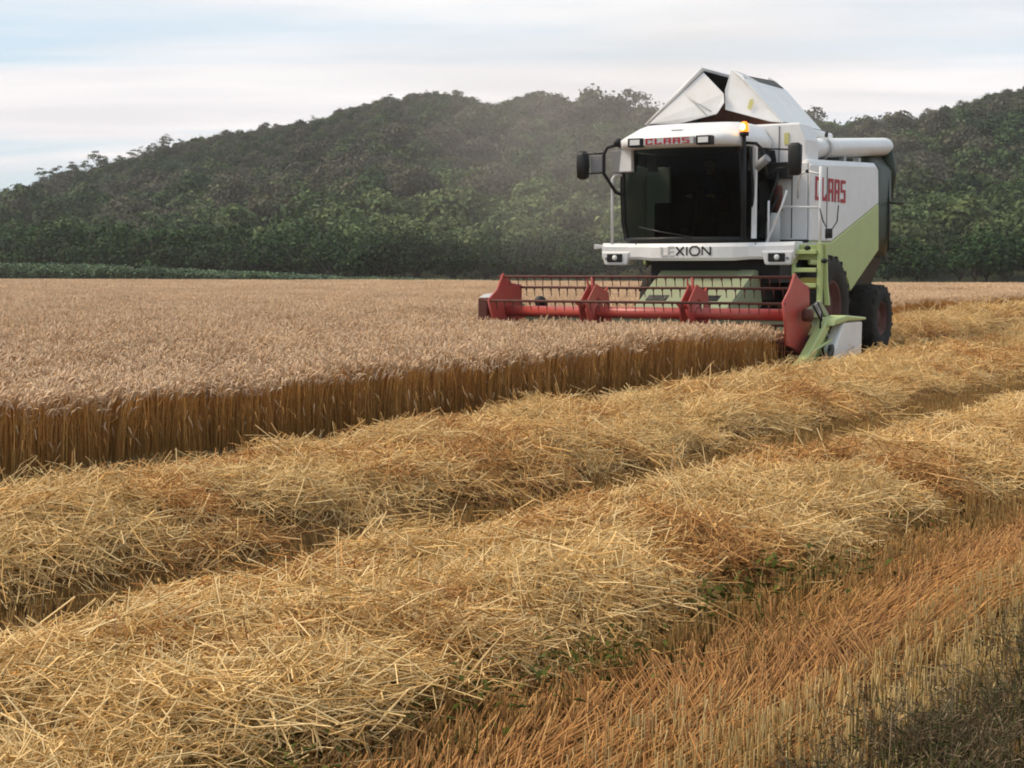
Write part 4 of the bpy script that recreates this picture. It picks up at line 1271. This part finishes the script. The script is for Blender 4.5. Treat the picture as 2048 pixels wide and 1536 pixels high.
def edge_row(protos, step=.2):
    """an extra row of clumps right on the cut edge, so that the wall of stems is closed"""
    s = np.arange(3, S0 - .25, step)
    s = np.concatenate([s, np.arange(3.1, S0 - .25, step)])
    t = edge_t(s) - .17 - rng.uniform(0, .16, len(s)); s = s + rng.uniform(-.1, .1, len(s))
    tb = np.arange(TC + 2.2, TC - 2.9, -step)
    s2 = np.full(len(tb), S0 - .34); s3 = np.arange(S0 - .25, 75, step * 1.6)
    s = np.concatenate([s, s2, s3]); t = np.concatenate([t, tb, np.full(len(s3), TC - 2.95)])
    x, y = W(s, t); ok = in_view(x, y, .06); x, y = x[ok], y[ok]; n = len(x)
    hh = wheat_h(x, y) * rng.uniform(.86, 1.07, n)
    return (np.stack([x, y, np.full(n, -.01)], 1), np.stack([rng.normal(0, .05, n), rng.normal(0, .05, n), -TH + rng.choice([0, .5 * np.pi, np.pi, 1.5 * np.pi], n) + rng.normal(0, .2, n)], 1),
            np.stack([np.ones(n), np.ones(n), hh], 1), rng.integers(0, len(protos), n))


def cat4(*parts):
    return [np.concatenate([p[k] for p in parts]) for k in range(4)]


near_p = [wheat_clump(300 + k) for k in range(7)]
mid_p = [wheat_clump(330 + k, size=1.05, n=330, ear=1.25, stem_from=.45, stem_w=.0026, leaf=30) for k in range(5)]
far_p = [wheat_clump(360 + k, size=2.6, n=520, ear=2.1, stem_from=.6, stem_w=.004, leaf=0) for k in range(4)]

canopy = MB()
sa, ta = 2.0, -8.3
cs = [(14, edge_t(np.array(14.0)) - 1.2), (S0 - 1.7, edge_t(np.array(S0)) - 1.2), (S0 - 1.7, TC - 3.8), (S_END - .6, TC - 3.8), (S_END - .6, -175), (14, -175)]
cv = [(*[float(q) for q in W(s, float(t))], .40) for s, t in cs]
wheat = link('standing_wheat', None)
tag(wheat, 'ripe standing wheat filling the uncut part of the field', 'wheat', kind='stuff')
def sub_stuff(o):
    o['kind'] = 'stuff'; return o
c_o = link('wheat_blocker_sheet', bpy.data.meshes.new('wheat_blocker_sheet'), wheat); sub_stuff(c_o)
c_o.data.from_pydata(cv, [], [tuple(range(6))]); c_o.data.materials.append(MATS['canopy_base'])  # flat sheet added below the ears to block light leaks
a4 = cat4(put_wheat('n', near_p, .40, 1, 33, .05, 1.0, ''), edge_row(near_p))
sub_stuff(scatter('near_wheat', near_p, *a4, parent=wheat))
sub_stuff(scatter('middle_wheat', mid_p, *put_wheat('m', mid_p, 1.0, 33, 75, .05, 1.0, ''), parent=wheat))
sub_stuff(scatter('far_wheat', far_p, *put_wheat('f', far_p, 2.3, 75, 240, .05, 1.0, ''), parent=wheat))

# ---- stubble
TRACK = (-2.46, -1.80)          # flattened wheel track beside the low swath


def put_stubble(protos, cond, step, ymax, seed, sc=1.0, ymin=.5, rotj=.0):
    g = np.random.default_rng(seed)
    s = np.arange(.2, 130, step); t = np.arange(-16, 8, step)
    S_, T_ = [q.ravel() for q in np.meshgrid(s, t)]
    S_ = S_ + g.uniform(-.2, .2, S_.size) * step; T_ = T_ + g.uniform(-.06, .06, T_.size) * step
    x, y = W(S_, T_)
    ok = in_view(x, y, .07, .8) & (y < ymax) & (y >= ymin) & cond(S_, T_)
    x, y, S_, T_ = x[ok], y[ok], S_[ok], T_[ok]; n = len(x)
    z = .03 * vnoise(x * .9, y * .9, 3) - .02
    rz = math.pi / 2 - TH + g.choice([0, math.pi], n) * (rotj == 0) + g.normal(0, rotj + .03, n)
    hh = g.uniform(.85, 1.15, n) * (1 + .25 * vnoise(S_ * 1.5, T_ * 1.5, 61)) * np.interp(T_, [-7.6, -6.8, -4.4, -3.4], [.42, .62, .62, 1.0])
    return np.stack([x, y, z], 1), np.stack([0 * rz, 0 * rz, rz], 1), np.stack([np.full(n, sc), np.full(n, sc), hh * sc], 1), g.integers(0, len(protos), n)


def bare(S_, T_):       # not under a swath crown, not in the wheat
    d1 = np.abs(T_ - SW1.centre(S_)) / SW1.half(S_); d2 = np.abs(T_ - SW2.centre(S_)) / SW2.half(S_)
    w = (T_ > edge_t(S_) + .12) | ((S_ > S0 + .6) & (T_ > TC - 2.75))
    return (d1 > .5) & (d2 > .5) & w


def track(S_, T_):
    c = .12 * vnoise(S_ * .5, S_ * 0, 77) + drift(S_)
    return (T_ > TRACK[0] + c) & (T_ < TRACK[1] + c)


stub_p = [stubble_clump(400 + k) for k in range(6)]
tall_p = [stubble_clump(420 + k, h=(.11, .18), per=36, cols=[(0.64, 0.46, 0.20), (0.58, 0.40, 0.16), (0.46, 0.28, 0.095), (0.70, 0.53, 0.26)]) for k in range(5)]
flat_p = [stubble_clump(440 + k, h=(.14, .26), per=48, lean=.35, lean_dir=1.6, cols=ORANGE_COLS, litter=60) for k in range(5)]
farst_p = [stubble_clump(460 + k, size=1.0, rows=6, per=34, width=.0045, litter=40) for k in range(3)]
stub = link('stubble', None)
tag(stub, 'short cut stubble standing between and beside the swaths', 'stubble', kind='stuff')
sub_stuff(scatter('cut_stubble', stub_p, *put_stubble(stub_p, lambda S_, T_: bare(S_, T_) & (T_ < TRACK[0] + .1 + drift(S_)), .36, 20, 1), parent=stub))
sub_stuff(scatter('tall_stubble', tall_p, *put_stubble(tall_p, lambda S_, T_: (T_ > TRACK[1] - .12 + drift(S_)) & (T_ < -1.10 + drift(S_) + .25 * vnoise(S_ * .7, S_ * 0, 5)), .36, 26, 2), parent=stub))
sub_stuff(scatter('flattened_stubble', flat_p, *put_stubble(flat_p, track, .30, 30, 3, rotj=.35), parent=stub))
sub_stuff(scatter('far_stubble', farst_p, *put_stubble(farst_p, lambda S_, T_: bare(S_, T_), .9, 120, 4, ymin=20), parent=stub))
# straw litter left loose on the stubble beside and between the swaths
def litter_pts(n, seed):
    g = np.random.default_rng(seed)
    s = g.uniform(1, 30, n); t = g.choice([-5.0, -2.66, -7.7], n) + g.normal(0, .16, n)
    x, y = W(s, t); ok = in_view(x, y) ; x, y = x[ok], y[ok]; m = len(x)
    f = g.uniform(.7, 1.2, m)
    return np.stack([x, y, g.uniform(.03, .10, m)], 1), np.stack([g.normal(0, .12, m), g.normal(0, .12, m), g.uniform(0, 6.28, m)], 1), np.stack([f, f, f], 1), g.integers(0, 3, m)


litter_p = [straw_clump(480 + k, n=16, ext=.34, thick=.04, aligned=.2, tilt=.2) for k in range(3)]
sub_stuff(scatter('straw_litter', litter_p, *litter_pts(110, 5), parent=stub))


# ---- weeds
def weed_clump(seed, n=46, h=(.18, .40), cols=None, spread=.22, twig=5, width=.0018):
    g = np.random.default_rng(seed)
    x = g.normal(0, spread * .6, n); y = g.normal(0, spread * .6, n)
    L = g.uniform(*h, n); az = g.uniform(0, 2 * np.pi, n); ln = np.abs(g.normal(0, .5, n))
    t = np.array([0, .5, 1.])
    p = np.zeros((n, 3, 3))
    p[:, :, 0] = x[:, None] + (np.cos(az) * ln * L)[:, None] * t ** 1.4; p[:, :, 1] = y[:, None] + (np.sin(az) * ln * L)[:, None] * t ** 1.4
    p[:, :, 2] = (L / np.sqrt(1 + ln ** 2))[:, None] * t
    vs, qs, cs_ = [], [], []
    v, q = tubes(p, np.full((n, 3), width)); cc = palette(g, n, cols, .15)
    vs.append(v); qs.append(q); cs_.append(np.repeat(cc, 9, 0))
    m = n * twig
    i = g.integers(0, n, m); f = g.uniform(.35, 1, m)
    b0 = p[i, 0] * (1 - f[:, None]) + p[i, 2] * f[:, None]
    a = g.uniform(0, 2 * np.pi, m); Lt = g.uniform(.03, .10, m); e = g.uniform(-.2, 1.0, m)
    d = np.stack([np.cos(a) * np.cos(e), np.sin(a) * np.cos(e), np.sin(e)], 1)
    p2 = b0[:, None, :] + d[:, None, :] * (Lt[:, None] * t)[:, :, None]
    rr = np.repeat(np.array([[.0010, .0012, .0034]]), m, 0)
    v, q = tubes(p2, rr); o = sum(len(k) for k in vs)
    vs.append(v); qs.append(q + o); cs_.append(np.repeat(palette(g, m, cols, .2), 9, 0))
    return np_mesh('weed_clump', np.concatenate(vs), np.concatenate(qs), col=np.concatenate(cs_), material='weed')


def leafy_clump(seed, n=60, cols=None, h=.18, leaf=(.02, .05), spread=.12):
    g = np.random.default_rng(seed)
    c = np.stack([g.normal(0, spread, n), g.normal(0, spread, n), g.uniform(.01, h, n)], 1)
    a = g.uniform(0, 2 * np.pi, n); e = g.uniform(-.3, .9, n); L = g.uniform(*leaf, n)
    d = np.stack([np.cos(a) * np.cos(e), np.sin(a) * np.cos(e), np.sin(e)], 1)
    sdv = np.stack([-np.sin(a), np.cos(a), 0 * a], 1)
    v = np.stack([c, c + d * L[:, None] * .45 + sdv * L[:, None] * .26, c + d * L[:, None], c + d * L[:, None] * .45 - sdv * L[:, None] * .26], 1)
    v[:, 1:4:2, 2] += .006
    return np_mesh('leafy_clump', v.reshape(-1, 3), np.arange(n * 4).reshape(-1, 4), col=np.repeat(palette(g, n, cols, .2), 4, 0), material='weed')


def blade_clump(seed, n=70, cols=None, h=(.12, .34), spread=.16):
    g = np.random.default_rng(seed)
    c = np.stack([g.normal(0, spread, n), g.normal(0, spread, n), np.zeros(n)], 1)
    a = g.uniform(0, 2 * np.pi, n); L = g.uniform(*h, n); ln = g.uniform(.1, .9, n)
    t = np.array([0, .5, 1.])
    p = np.zeros((n, 3, 3)); p[:] = c[:, None, :]
    p[:, :, 0] += (np.cos(a) * ln * L)[:, None] * t ** 1.8; p[:, :, 1] += (np.sin(a) * ln * L)[:, None] * t ** 1.8; p[:, :, 2] += (L * (1 - .3 * ln))[:, None] * t ** .8
    w_ = np.stack([-np.sin(a), np.cos(a), 0 * a], 1)[:, None, :] * np.array([.003, .0026, .0004])[None, :, None]
    v = np.stack([p - w_, p + w_], 2).reshape(-1, 3)
    o = np.arange(n)[:, None] * 6
    q = np.concatenate([o + np.array([[0, 1, 3, 2]]), o + np.array([[2, 3, 5, 4]])])
    return np_mesh('blade_clump', v, q, col=np.repeat(palette(g, n, cols, .2), 6, 0), material='weed')


DRY = [(0.15, 0.10, 0.055), (0.21, 0.15, 0.085), (0.10, 0.072, 0.04), (0.27, 0.205, 0.125), (0.07, 0.08, 0.03)]
GREEN = [(0.062, 0.070, 0.012), (0.080, 0.088, 0.018), (0.046, 0.050, 0.011), (0.115, 0.112, 0.032)]


def ground_pts(s, t, g, sc=(.8, 1.25), np_=3):
    x, y = W(s, t); ok = in_view(x, y, .08, .8); x, y = x[ok], y[ok]; n = len(x)
    f = g.uniform(*sc, n)
    return np.stack([x, y, np.full(n, -.01)], 1), np.stack([0 * x, 0 * x, g.uniform(0, 6.28, n)], 1), np.stack([f, f, f], 1), g.integers(0, np_, n)


g = np.random.default_rng(91)
n = 1500
s = g.uniform(.5, 22, n); t = -1.30 + drift(s) + np.abs(g.normal(0, .9, n)) + .30 * vnoise(s * .8, s * 0, 66)
dry_p = [weed_clump(500 + k, cols=DRY) for k in range(4)]
dw = scatter('dry_weeds', dry_p, *ground_pts(s, t, g, (.4, .8), 4))
tag(dw, 'tangled grey brown dead weeds growing beside the tall stubble edge', 'weeds', kind='stuff')
n = 420
s = g.uniform(.5, 20, n); t = -1.0 + drift(s) + np.abs(g.normal(0, .8, n))
bl_p = [blade_clump(520 + k, cols=GREEN) for k in range(3)]
gr = scatter('green_grass', bl_p, *ground_pts(s, t, g, (.7, 1.2), 3))
tag(gr, 'dark green grass growing through the dead weeds', 'grass', kind='stuff')
n = 130
s = g.uniform(3, 24, n); keep = vnoise(s * .9, s * 0 + 3, 71) > -.02
s = s[keep]; t = -2.66 + drift(s) + g.normal(0, .10, len(s))
lf_p = [leafy_clump(540 + k, cols=GREEN) for k in range(2)] + [blade_clump(544 + k, cols=GREEN, n=40, h=(.06, .16), spread=.09) for k in range(2)]
lw = scatter('leafy_weeds', lf_p, *ground_pts(s, t, g, (.8, 1.4), 4))
tag(lw, 'low dark green leafy weeds along the foot of the pale swath', 'weeds', kind='stuff')
# ------------------------------------------------------------------ crop strip, hedge, trees
def crop_plant_clump(seed, n=150, size=1.5, h=1.05, cols=None):
    g = np.random.default_rng(seed)
    c = np.stack([g.uniform(-size / 2, size / 2, n), g.uniform(-size / 2, size / 2, n), g.uniform(.25, 1, n) ** .7 * h], 1)
    a = g.uniform(0, 2 * np.pi, n); e = g.uniform(-.7, .5, n); L = g.uniform(.18, .38, n)
    d = np.stack([np.cos(a) * np.cos(e), np.sin(a) * np.cos(e), np.sin(e)], 1); sv = np.stack([-np.sin(a), np.cos(a), 0 * a], 1)
    v = np.stack([c, c + d * L[:, None] * .45 + sv * L[:, None] * .36, c + d * L[:, None], c + d * L[:, None] * .45 - sv * L[:, None] * .36], 1)
    return np_mesh('crop_clump', v.reshape(-1, 3), np.arange(n * 4).reshape(-1, 4), col=np.repeat(palette(g, n, cols, .25), 4, 0), material='leaf')


CROP = [(0.075, 0.13, 0.06), (0.10, 0.16, 0.08), (0.05, 0.09, 0.04), (0.14, 0.19, 0.11)]
crop_p = [crop_plant_clump(600 + k, cols=CROP) for k in range(4)]
g = np.random.default_rng(602)
s, t = [q.ravel() for q in np.meshgrid(np.arange(S_END + 1.5, S_END + 9, 1.1), np.arange(-175, -20, 1.1))]
x, y = W(s, t)
hgt = np.interp((x / y) * FPX + 1024, [-200, 250, 700, 1100], [1.95, 1.6, .75, .45])
ok = in_view(x, y, .05) & (x / y * FPX + 1024 < 2300)
x, y, hgt = x[ok], y[ok], hgt[ok]; n = len(x)
x = x + g.uniform(-.3, .3, n); y = y + g.uniform(-.3, .3, n)
cs_o = scatter('green_crop', crop_p, np.stack([x, y, 0 * x], 1), np.stack([0 * x, 0 * x, g.uniform(0, 6.28, n)], 1), np.stack([np.ones(n), np.ones(n), hgt * g.uniform(.8, 1.2, n)], 1), g.integers(0, 4, n))
tag(cs_o, 'strip of low leafy green crop along the far end of the wheat', 'crop', kind='stuff')


def leaf_cards(g, centres, radii, n, size, cols, flat=.75, inner=.45, var=.12):
    """leaf clumps spread through several lobes of a crown"""
    k = g.choice(len(centres), n, p=np.array(radii) ** 2 / np.sum(np.array(radii) ** 2))
    d = g.normal(size=(n, 3)); d /= np.linalg.norm(d, axis=1, keepdims=True)
    d[:, 2] = np.where(d[:, 2] < -.35, -d[:, 2], d[:, 2])
    r = g.uniform(inner, 1.0, n) ** .6 * np.array(radii)[k]
    r *= 1 + .22 * g.normal(size=n)
    p = np.array(centres)[k] + d * r[:, None] * np.array([1, 1, flat])
    nn = d + g.normal(0, .55, (n, 3)); nn[:, 2] += .35; nn /= np.linalg.norm(nn, axis=1, keepdims=True)
    a = np.cross(nn, g.normal(size=(n, 3))); a /= np.linalg.norm(a, axis=1, keepdims=True); b = np.cross(nn, a)
    sz = size * g.uniform(.55, 1.35, n)
    fold = nn * (sz * .18)[:, None]
    v = np.stack([p - a * sz[:, None] * .5, p - b * sz[:, None] * .32 + fold, p + a * sz[:, None] * .5, p + b * sz[:, None] * .32 + fold], 1)
    c = palette(g, n, cols, var)
    return v.reshape(-1, 3), np.repeat(c, 4, 0)


DKGREEN = [(0.034, 0.065, 0.02), (0.046, 0.083, 0.024), (0.028, 0.05, 0.018), (0.063, 0.103, 0.033)]
MIDGREEN = [(0.066, 0.101, 0.031), (0.082, 0.12, 0.037), (0.05, 0.078, 0.026), (0.102, 0.14, 0.05)]
OLIVE = [(0.081, 0.081, 0.044), (0.098, 0.092, 0.055), (0.063, 0.064, 0.038), (0.113, 0.106, 0.065)]
YELLOWG = [(0.109, 0.145, 0.046), (0.129, 0.165, 0.057), (0.086, 0.115, 0.037), (0.149, 0.188, 0.073)]


def tree_meshes(seed, h, rad, cols, cards, trunk_h, lobes=7, size=.62, flat=.72, barkmat='bark', inner=.45):
    g = np.random.default_rng(seed)
    cz = trunk_h + (h - trunk_h) * .52
    cen, rr = [], []
    for k in range(lobes):
        a = 2 * np.pi * k / lobes + g.uniform(-.4, .4); q = g.uniform(.35, .68) * rad * (k > 0)
        z = cz + (h - trunk_h) * g.uniform(-.26, .22) * (1 - .3 * q / rad)
        cen.append((q * np.cos(a), q * np.sin(a), z)); rr.append(rad * g.uniform(.38, .60))
    cen[0] = (g.uniform(-.1, .1) * rad, 0, h - rr[0] * flat)
    v, c = leaf_cards(g, cen, rr, cards, size, cols, flat, inner)
    crown = np_mesh('crown', v, np.arange(len(v)).reshape(-1, 4), col=c, material='leaf')
    lean = g.normal(0, .25, 2)
    mb = MB().tube([(0, 0, -.5), (lean[0] * .3, lean[1] * .3, trunk_h * .5), (lean[0], lean[1], trunk_h), (lean[0] * .6, lean[1] * .6, cz)], [h * .026, h * .021, h * .016, h * .008], 7)
    for k in range(1, min(lobes, 6)):
        q = cen[k]
        mb.tube([(lean[0], lean[1], trunk_h * .92), ((lean[0] + q[0]) * .5, (lean[1] + q[1]) * .5, (trunk_h + q[2]) * .5), (q[0], q[1], q[2])], [h * .011, h * .008, h * .003], 5)
    return crown, mb.mesh('trunk', barkmat)


def spawn(name, meshes, x, y, z, rz, sc, label, cat, group):
    o = link(name, None)
    o.location = (x, y, z); o.rotation_euler = (0, 0, rz); o.scale = sc
    tag(o, label, cat, group)
    link('crown', meshes[0], o); link('trunk', meshes[1], o)
    return o


def joined(meshes, name):
    bm = bmesh.new(); bm.from_mesh(meshes[0]);
    me = bpy.data.meshes.new(name); bm.to_mesh(me); bm.free()
    me.materials.append(MATS['leaf'])
    return me


kinds = {
    'dark': [tree_meshes(700 + k, 8.2 + k * .6, 3.9 + .25 * k, DKGREEN, 900, 1.6, flat=.8, size=.85) for k in range(3)],
    'mid': [tree_meshes(710 + k, 7.4 + k * .6, 4.1 + .25 * k, MIDGREEN, 900, 1.5, flat=.74, size=.85) for k in range(3)],
    'olive': [tree_meshes(720 + k, 7.8 + k * .6, 4.0 + .25 * k, OLIVE, 850, 2.0, flat=.74, size=.75) for k in range(3)],
    'yellow': [tree_meshes(730 + k, 6.6 + k * .5, 3.8 + .2 * k, YELLOWG, 900, 1.2, flat=.72, size=.8) for k in range(2)],
}
ridge_kinds = [tree_meshes(740 + k, 8.5 + .8 * k, 2.7 + .3 * k, OLIVE if k % 2 else MIDGREEN, 420, 4.6, lobes=6, size=.5, flat=.5, barkmat='pale_bark', inner=.2) for k in range(4)]
KIND_LABEL = {
    'dark': 'dense dark green tree on the lower hillside above the hedge',
    'mid': 'round mid green tree on the lower hillside above the hedge',
    'olive': 'grey brown olive tree crown on the lower hillside above the hedge',
    'yellow': 'bright yellowish green bushy tree on the lower hillside above the hedge',
}
KIND_NAME = {'dark': 'dark_tree', 'mid': 'green_tree', 'olive': 'olive_brown_tree', 'yellow': 'bushy_tree'}


def kind_at(x, y, g):
    q = fbm(x / 38.0, y / 42.0, 81, 3) + .30 * g.normal() * .6
    low = (y - foot_y(x)) / (RIDGE_Y - foot_y(x))
    if low < .10 and q > -.05: return 'yellow' if q > .12 else 'mid'
    if q < -.20: return 'dark'
    if q < .05: return 'olive' if low > .25 else 'mid'
    if q < .28: return 'mid'
    return 'olive' if low > .3 else 'yellow'


g = np.random.default_rng(801)
# candidate trees over the hill on a jittered grid
things, mass = [], []
yy = 150.0
while yy < RIDGE_Y + 40:
    pitch = 6.6 if yy < 300 else 7.4
    for xx in np.arange(-.40 * yy - 14, .40 * yy + 14, pitch):
        x = xx + g.uniform(-.42, .42) * pitch; y = yy + g.uniform(-.42, .42) * pitch
        if y < foot_y(x) + 3: continue
        z = float(hill_h(x, y))
        (things if y < foot_y(x) + 21 and abs(x) < .34 * y else mass).append((x, y, z))
    yy += pitch * .95
# closer growth under the crest, where the crowns are small
for yy in np.arange(RIDGE_Y - 62, RIDGE_Y + 14, 4.0):
    for xx in np.arange(-.40 * yy, .40 * yy, 4.3):
        x = xx + g.uniform(-1.8, 1.8); y = yy + g.uniform(-1.8, 1.8)
        mass.append((x, y, float(hill_h(x, y))))
things = things[:290]
for (x, y, z) in things:
    kd = kind_at(x, y, g); ms = kinds[kd][g.integers(0, len(kinds[kd]))]
    f = g.uniform(.65, 1.15)
    spawn(KIND_NAME[kd], ms, x, y, z - .3, g.uniform(0, 6.28), (f, f, f * g.uniform(.85, 1.15)), KIND_LABEL[kd], 'tree', KIND_NAME[kd].replace('_', ' ') + 's at the foot of the hill')
flatk = [(k, i) for k in kinds for i in range(len(kinds[k]))]
protos = [joined(kinds[k][i], 'wood_crown') for k, i in flatk]
idx, pts, rot, scl = [], [], [], []
for (x, y, z) in mass:
    kd = kind_at(x, y, g); i = g.integers(0, len(kinds[kd])); f = g.uniform(.65, 1.2) * (.50 if y > RIDGE_Y - 60 else 1.0)
    idx.append(flatk.index((kd, i))); pts.append((x, y, z - .8)); rot.append((0, 0, g.uniform(0, 6.28))); scl.append((f * 1.05, f * 1.05, f * g.uniform(.8, 1.15)))
wd = scatter('hillside_wood', protos, pts, rot, scl, idx)
tag(wd, 'mixed green and brown wood covering the hill up to its crest', 'wood', kind='stuff')
# trees one can tell apart along the crest, slender with bare trunks at the low end
for k, px in enumerate(np.concatenate([np.linspace(95, 345, 17), np.linspace(370, 1290, 34), np.linspace(1660, 2060, 16)])):
    pxj = px + g.uniform(-9, 9); yk = RIDGE_Y - g.uniform(0, 14)
    x = (pxj - 1024) / FPX * yk; z = float(hill_h(x, yk))
    slender = px < 350
    ms = ridge_kinds[g.integers(0, 4)]
    f = g.uniform(.5, .75) if slender else g.uniform(.32, .55)
    if slender:
        spawn('slender_tree', ms, x, yk, z - .2, g.uniform(0, 6.28), (f, f, f * 1.05), 'slender bare trunked tree with a thin flat crown on the low end of the crest', 'tree', 'slender trees along the low end of the crest')
    else:
        spawn('crest_tree', ms, x, yk, z - .4, g.uniform(0, 6.28), (f, f, f), 'small open crowned tree standing against the sky on the hill crest', 'tree', 'trees along the hill crest')


# ---- hedge of dense shrubs behind the field
def shrub_meshes(seed, h, rad, cols, cards=1500):
    g2 = np.random.default_rng(seed)
    cen, rr = [], []
    for k in range(11):
        a = g2.uniform(0, 6.28); q = g2.uniform(0, .62) * rad
        z = h * g2.uniform(.22, .74) * (1 - .25 * q / rad); cen.append((q * np.cos(a), q * np.sin(a) * .8, z)); rr.append(rad * g2.uniform(.30, .46))
    v, c = leaf_cards(g2, cen, rr, cards, .34, cols, .85, .4)
    v[:, 2] = np.abs(v[:, 2])
    crown = np_mesh('crown', v, np.arange(len(v)).reshape(-1, 4), col=c, material='leaf')
    mb = MB()
    mb.tube([(0, 0, -.1), (.1, .05, h * .3), (.25, -.1, h * .62)], [.09, .07, .03], 6)
    for k in range(4):
        a = k * 1.6 + .3
        mb.tube([(.05, 0, h * .12), (math.cos(a) * rad * .3, math.sin(a) * rad * .3, h * .4), (math.cos(a) * rad * .5, math.sin(a) * rad * .5, h * .7)], [.06, .045, .015], 5)
    return crown, mb.mesh('stem', 'bark')


HEDGE = [(0.015, 0.041, 0.009), (0.022, 0.055, 0.011), (0.011, 0.03, 0.007), (0.031, 0.069, 0.016)]
shr = [shrub_meshes(900 + k, 4.6 + .3 * k, 3.1 + .25 * k, HEDGE) for k in range(5)]
HA, HB = np.array([-84.0, 196.0]), np.array([66.0, 128.0])
nh = 46
for row in (0, 1):
    for k in range(nh):
        q = (k + .5 * row + g.uniform(-.3, .3)) / nh
        p = HA + (HB - HA) * q
        d = (HB - HA) / np.linalg.norm(HB - HA); nrm = np.array([-d[1], d[0]])
        p = p + nrm * (row * 3.6 + g.uniform(-.8, .8))
        pxl = p[0] / p[1] * FPX + 1024
        top = np.interp(pxl, [0, 500, 1000, 1300, 1700, 2048], [462, 468, 474, 478, 476, 470])
        want = CAM_H + (540 - top) / FPX * p[1] + 1.0
        mi = g.integers(0, 5)
        f = want / (4.6 + .3 * mi) * g.uniform(1.0, 1.14) * (1.0 if row else .94)
        o = link('hedge_shrub', None); o.location = (p[0], p[1], -.05); o.rotation_euler = (0, 0, g.uniform(0, 6.28)); o.scale = (f * 1.05, f * 1.05, f)
        tag(o, 'dense dark green shrub in the hedge behind the wheat field' if row == 0 else 'dark green shrub in the back row of the hedge, rising behind the front shrubs', 'shrub', 'hedge shrubs, front row' if row == 0 else 'hedge shrubs, back row')
        link('crown', shr[mi][0], o); link('stem', shr[mi][1], o)
# ------------------------------------------------------------------ haze
def volume_mat(name, density, color, aniso=0.2):
    m = bpy.data.materials.new(name); m.use_nodes = True
    nd, lk = m.node_tree.nodes, m.node_tree.links
    nd.clear()
    out = N(nd, 'ShaderNodeOutputMaterial')
    pv = N(nd, 'ShaderNodeVolumePrincipled')
    pv.inputs['Color'].default_value = (*color, 1); pv.inputs['Density'].default_value = density; pv.inputs['Anisotropy'].default_value = aniso
    lk.new(pv.outputs[0], out.inputs['Volume'])
    MATS[name] = m
    return m


volume_mat('haze_air', 0.00024, (0.92, 0.93, 0.95))
hzb = MB().box(-6200, 6200, -400, 9200, -3.0, 75).build('haze', 'haze_air')
tag(hzb, 'thin pale evening haze over the field and hill', kind='stuff')


# dust blown off behind the harvester
def dust_mat():
    m = bpy.data.materials.new('dust_air'); m.use_nodes = True
    nd, lk = m.node_tree.nodes, m.node_tree.links
    nd.clear()
    out = N(nd, 'ShaderNodeOutputMaterial')
    pv = N(nd, 'ShaderNodeVolumePrincipled')
    pv.inputs['Color'].default_value = (0.9, 0.86, 0.8, 1)
    tc = N(nd, 'ShaderNodeTexCoord')
    ln = N(nd, 'ShaderNodeVectorMath', operation='LENGTH'); lk.new(tc.outputs['Object'], ln.inputs[0])
    mr = N(nd, 'ShaderNodeMapRange', interpolation_type='SMOOTHSTEP')
    mr.inputs['From Min'].default_value = 1.0; mr.inputs['From Max'].default_value = 0.1; mr.inputs['To Max'].default_value = 1.0
    lk.new(ln.outputs['Value'], mr.inputs['Value'])
    nz = N(nd, 'ShaderNodeTexNoise', Scale=2.6, Detail=3.0); lk.new(tc.outputs['Object'], nz.inputs['Vector'])
    m2 = N(nd, 'ShaderNodeMapRange'); m2.inputs['From Min'].default_value = .3; m2.inputs['From Max'].default_value = .7
    lk.new(nz.outputs[0], m2.inputs['Value'])
    a = N(nd, 'ShaderNodeMath', operation='MULTIPLY'); lk.new(mr.outputs[0], a.inputs[0]); lk.new(m2.outputs[0], a.inputs[1])
    b = N(nd, 'ShaderNodeMath', operation='MULTIPLY'); lk.new(a.outputs[0], b.inputs[0]); b.inputs[1].default_value = 0.045
    lk.new(b.outputs[0], pv.inputs['Density'])
    lk.new(pv.outputs[0], out.inputs['Volume'])
    MATS['dust_air'] = m


dust_mat()
du = MB().ellipsoid((0, 0, 0), (1, 1, 1), 24, 14).build('dust_cloud', 'dust_air')
dxy = W(S0 + 13.0, TC - 6.5)
du.location = (float(dxy[0]), float(dxy[1]), 5.6)
du.scale = (9.0, 9.0, 5.5)
tag(du, 'faint brown dust drifting off beside and behind the harvester', 'dust', kind='stuff')
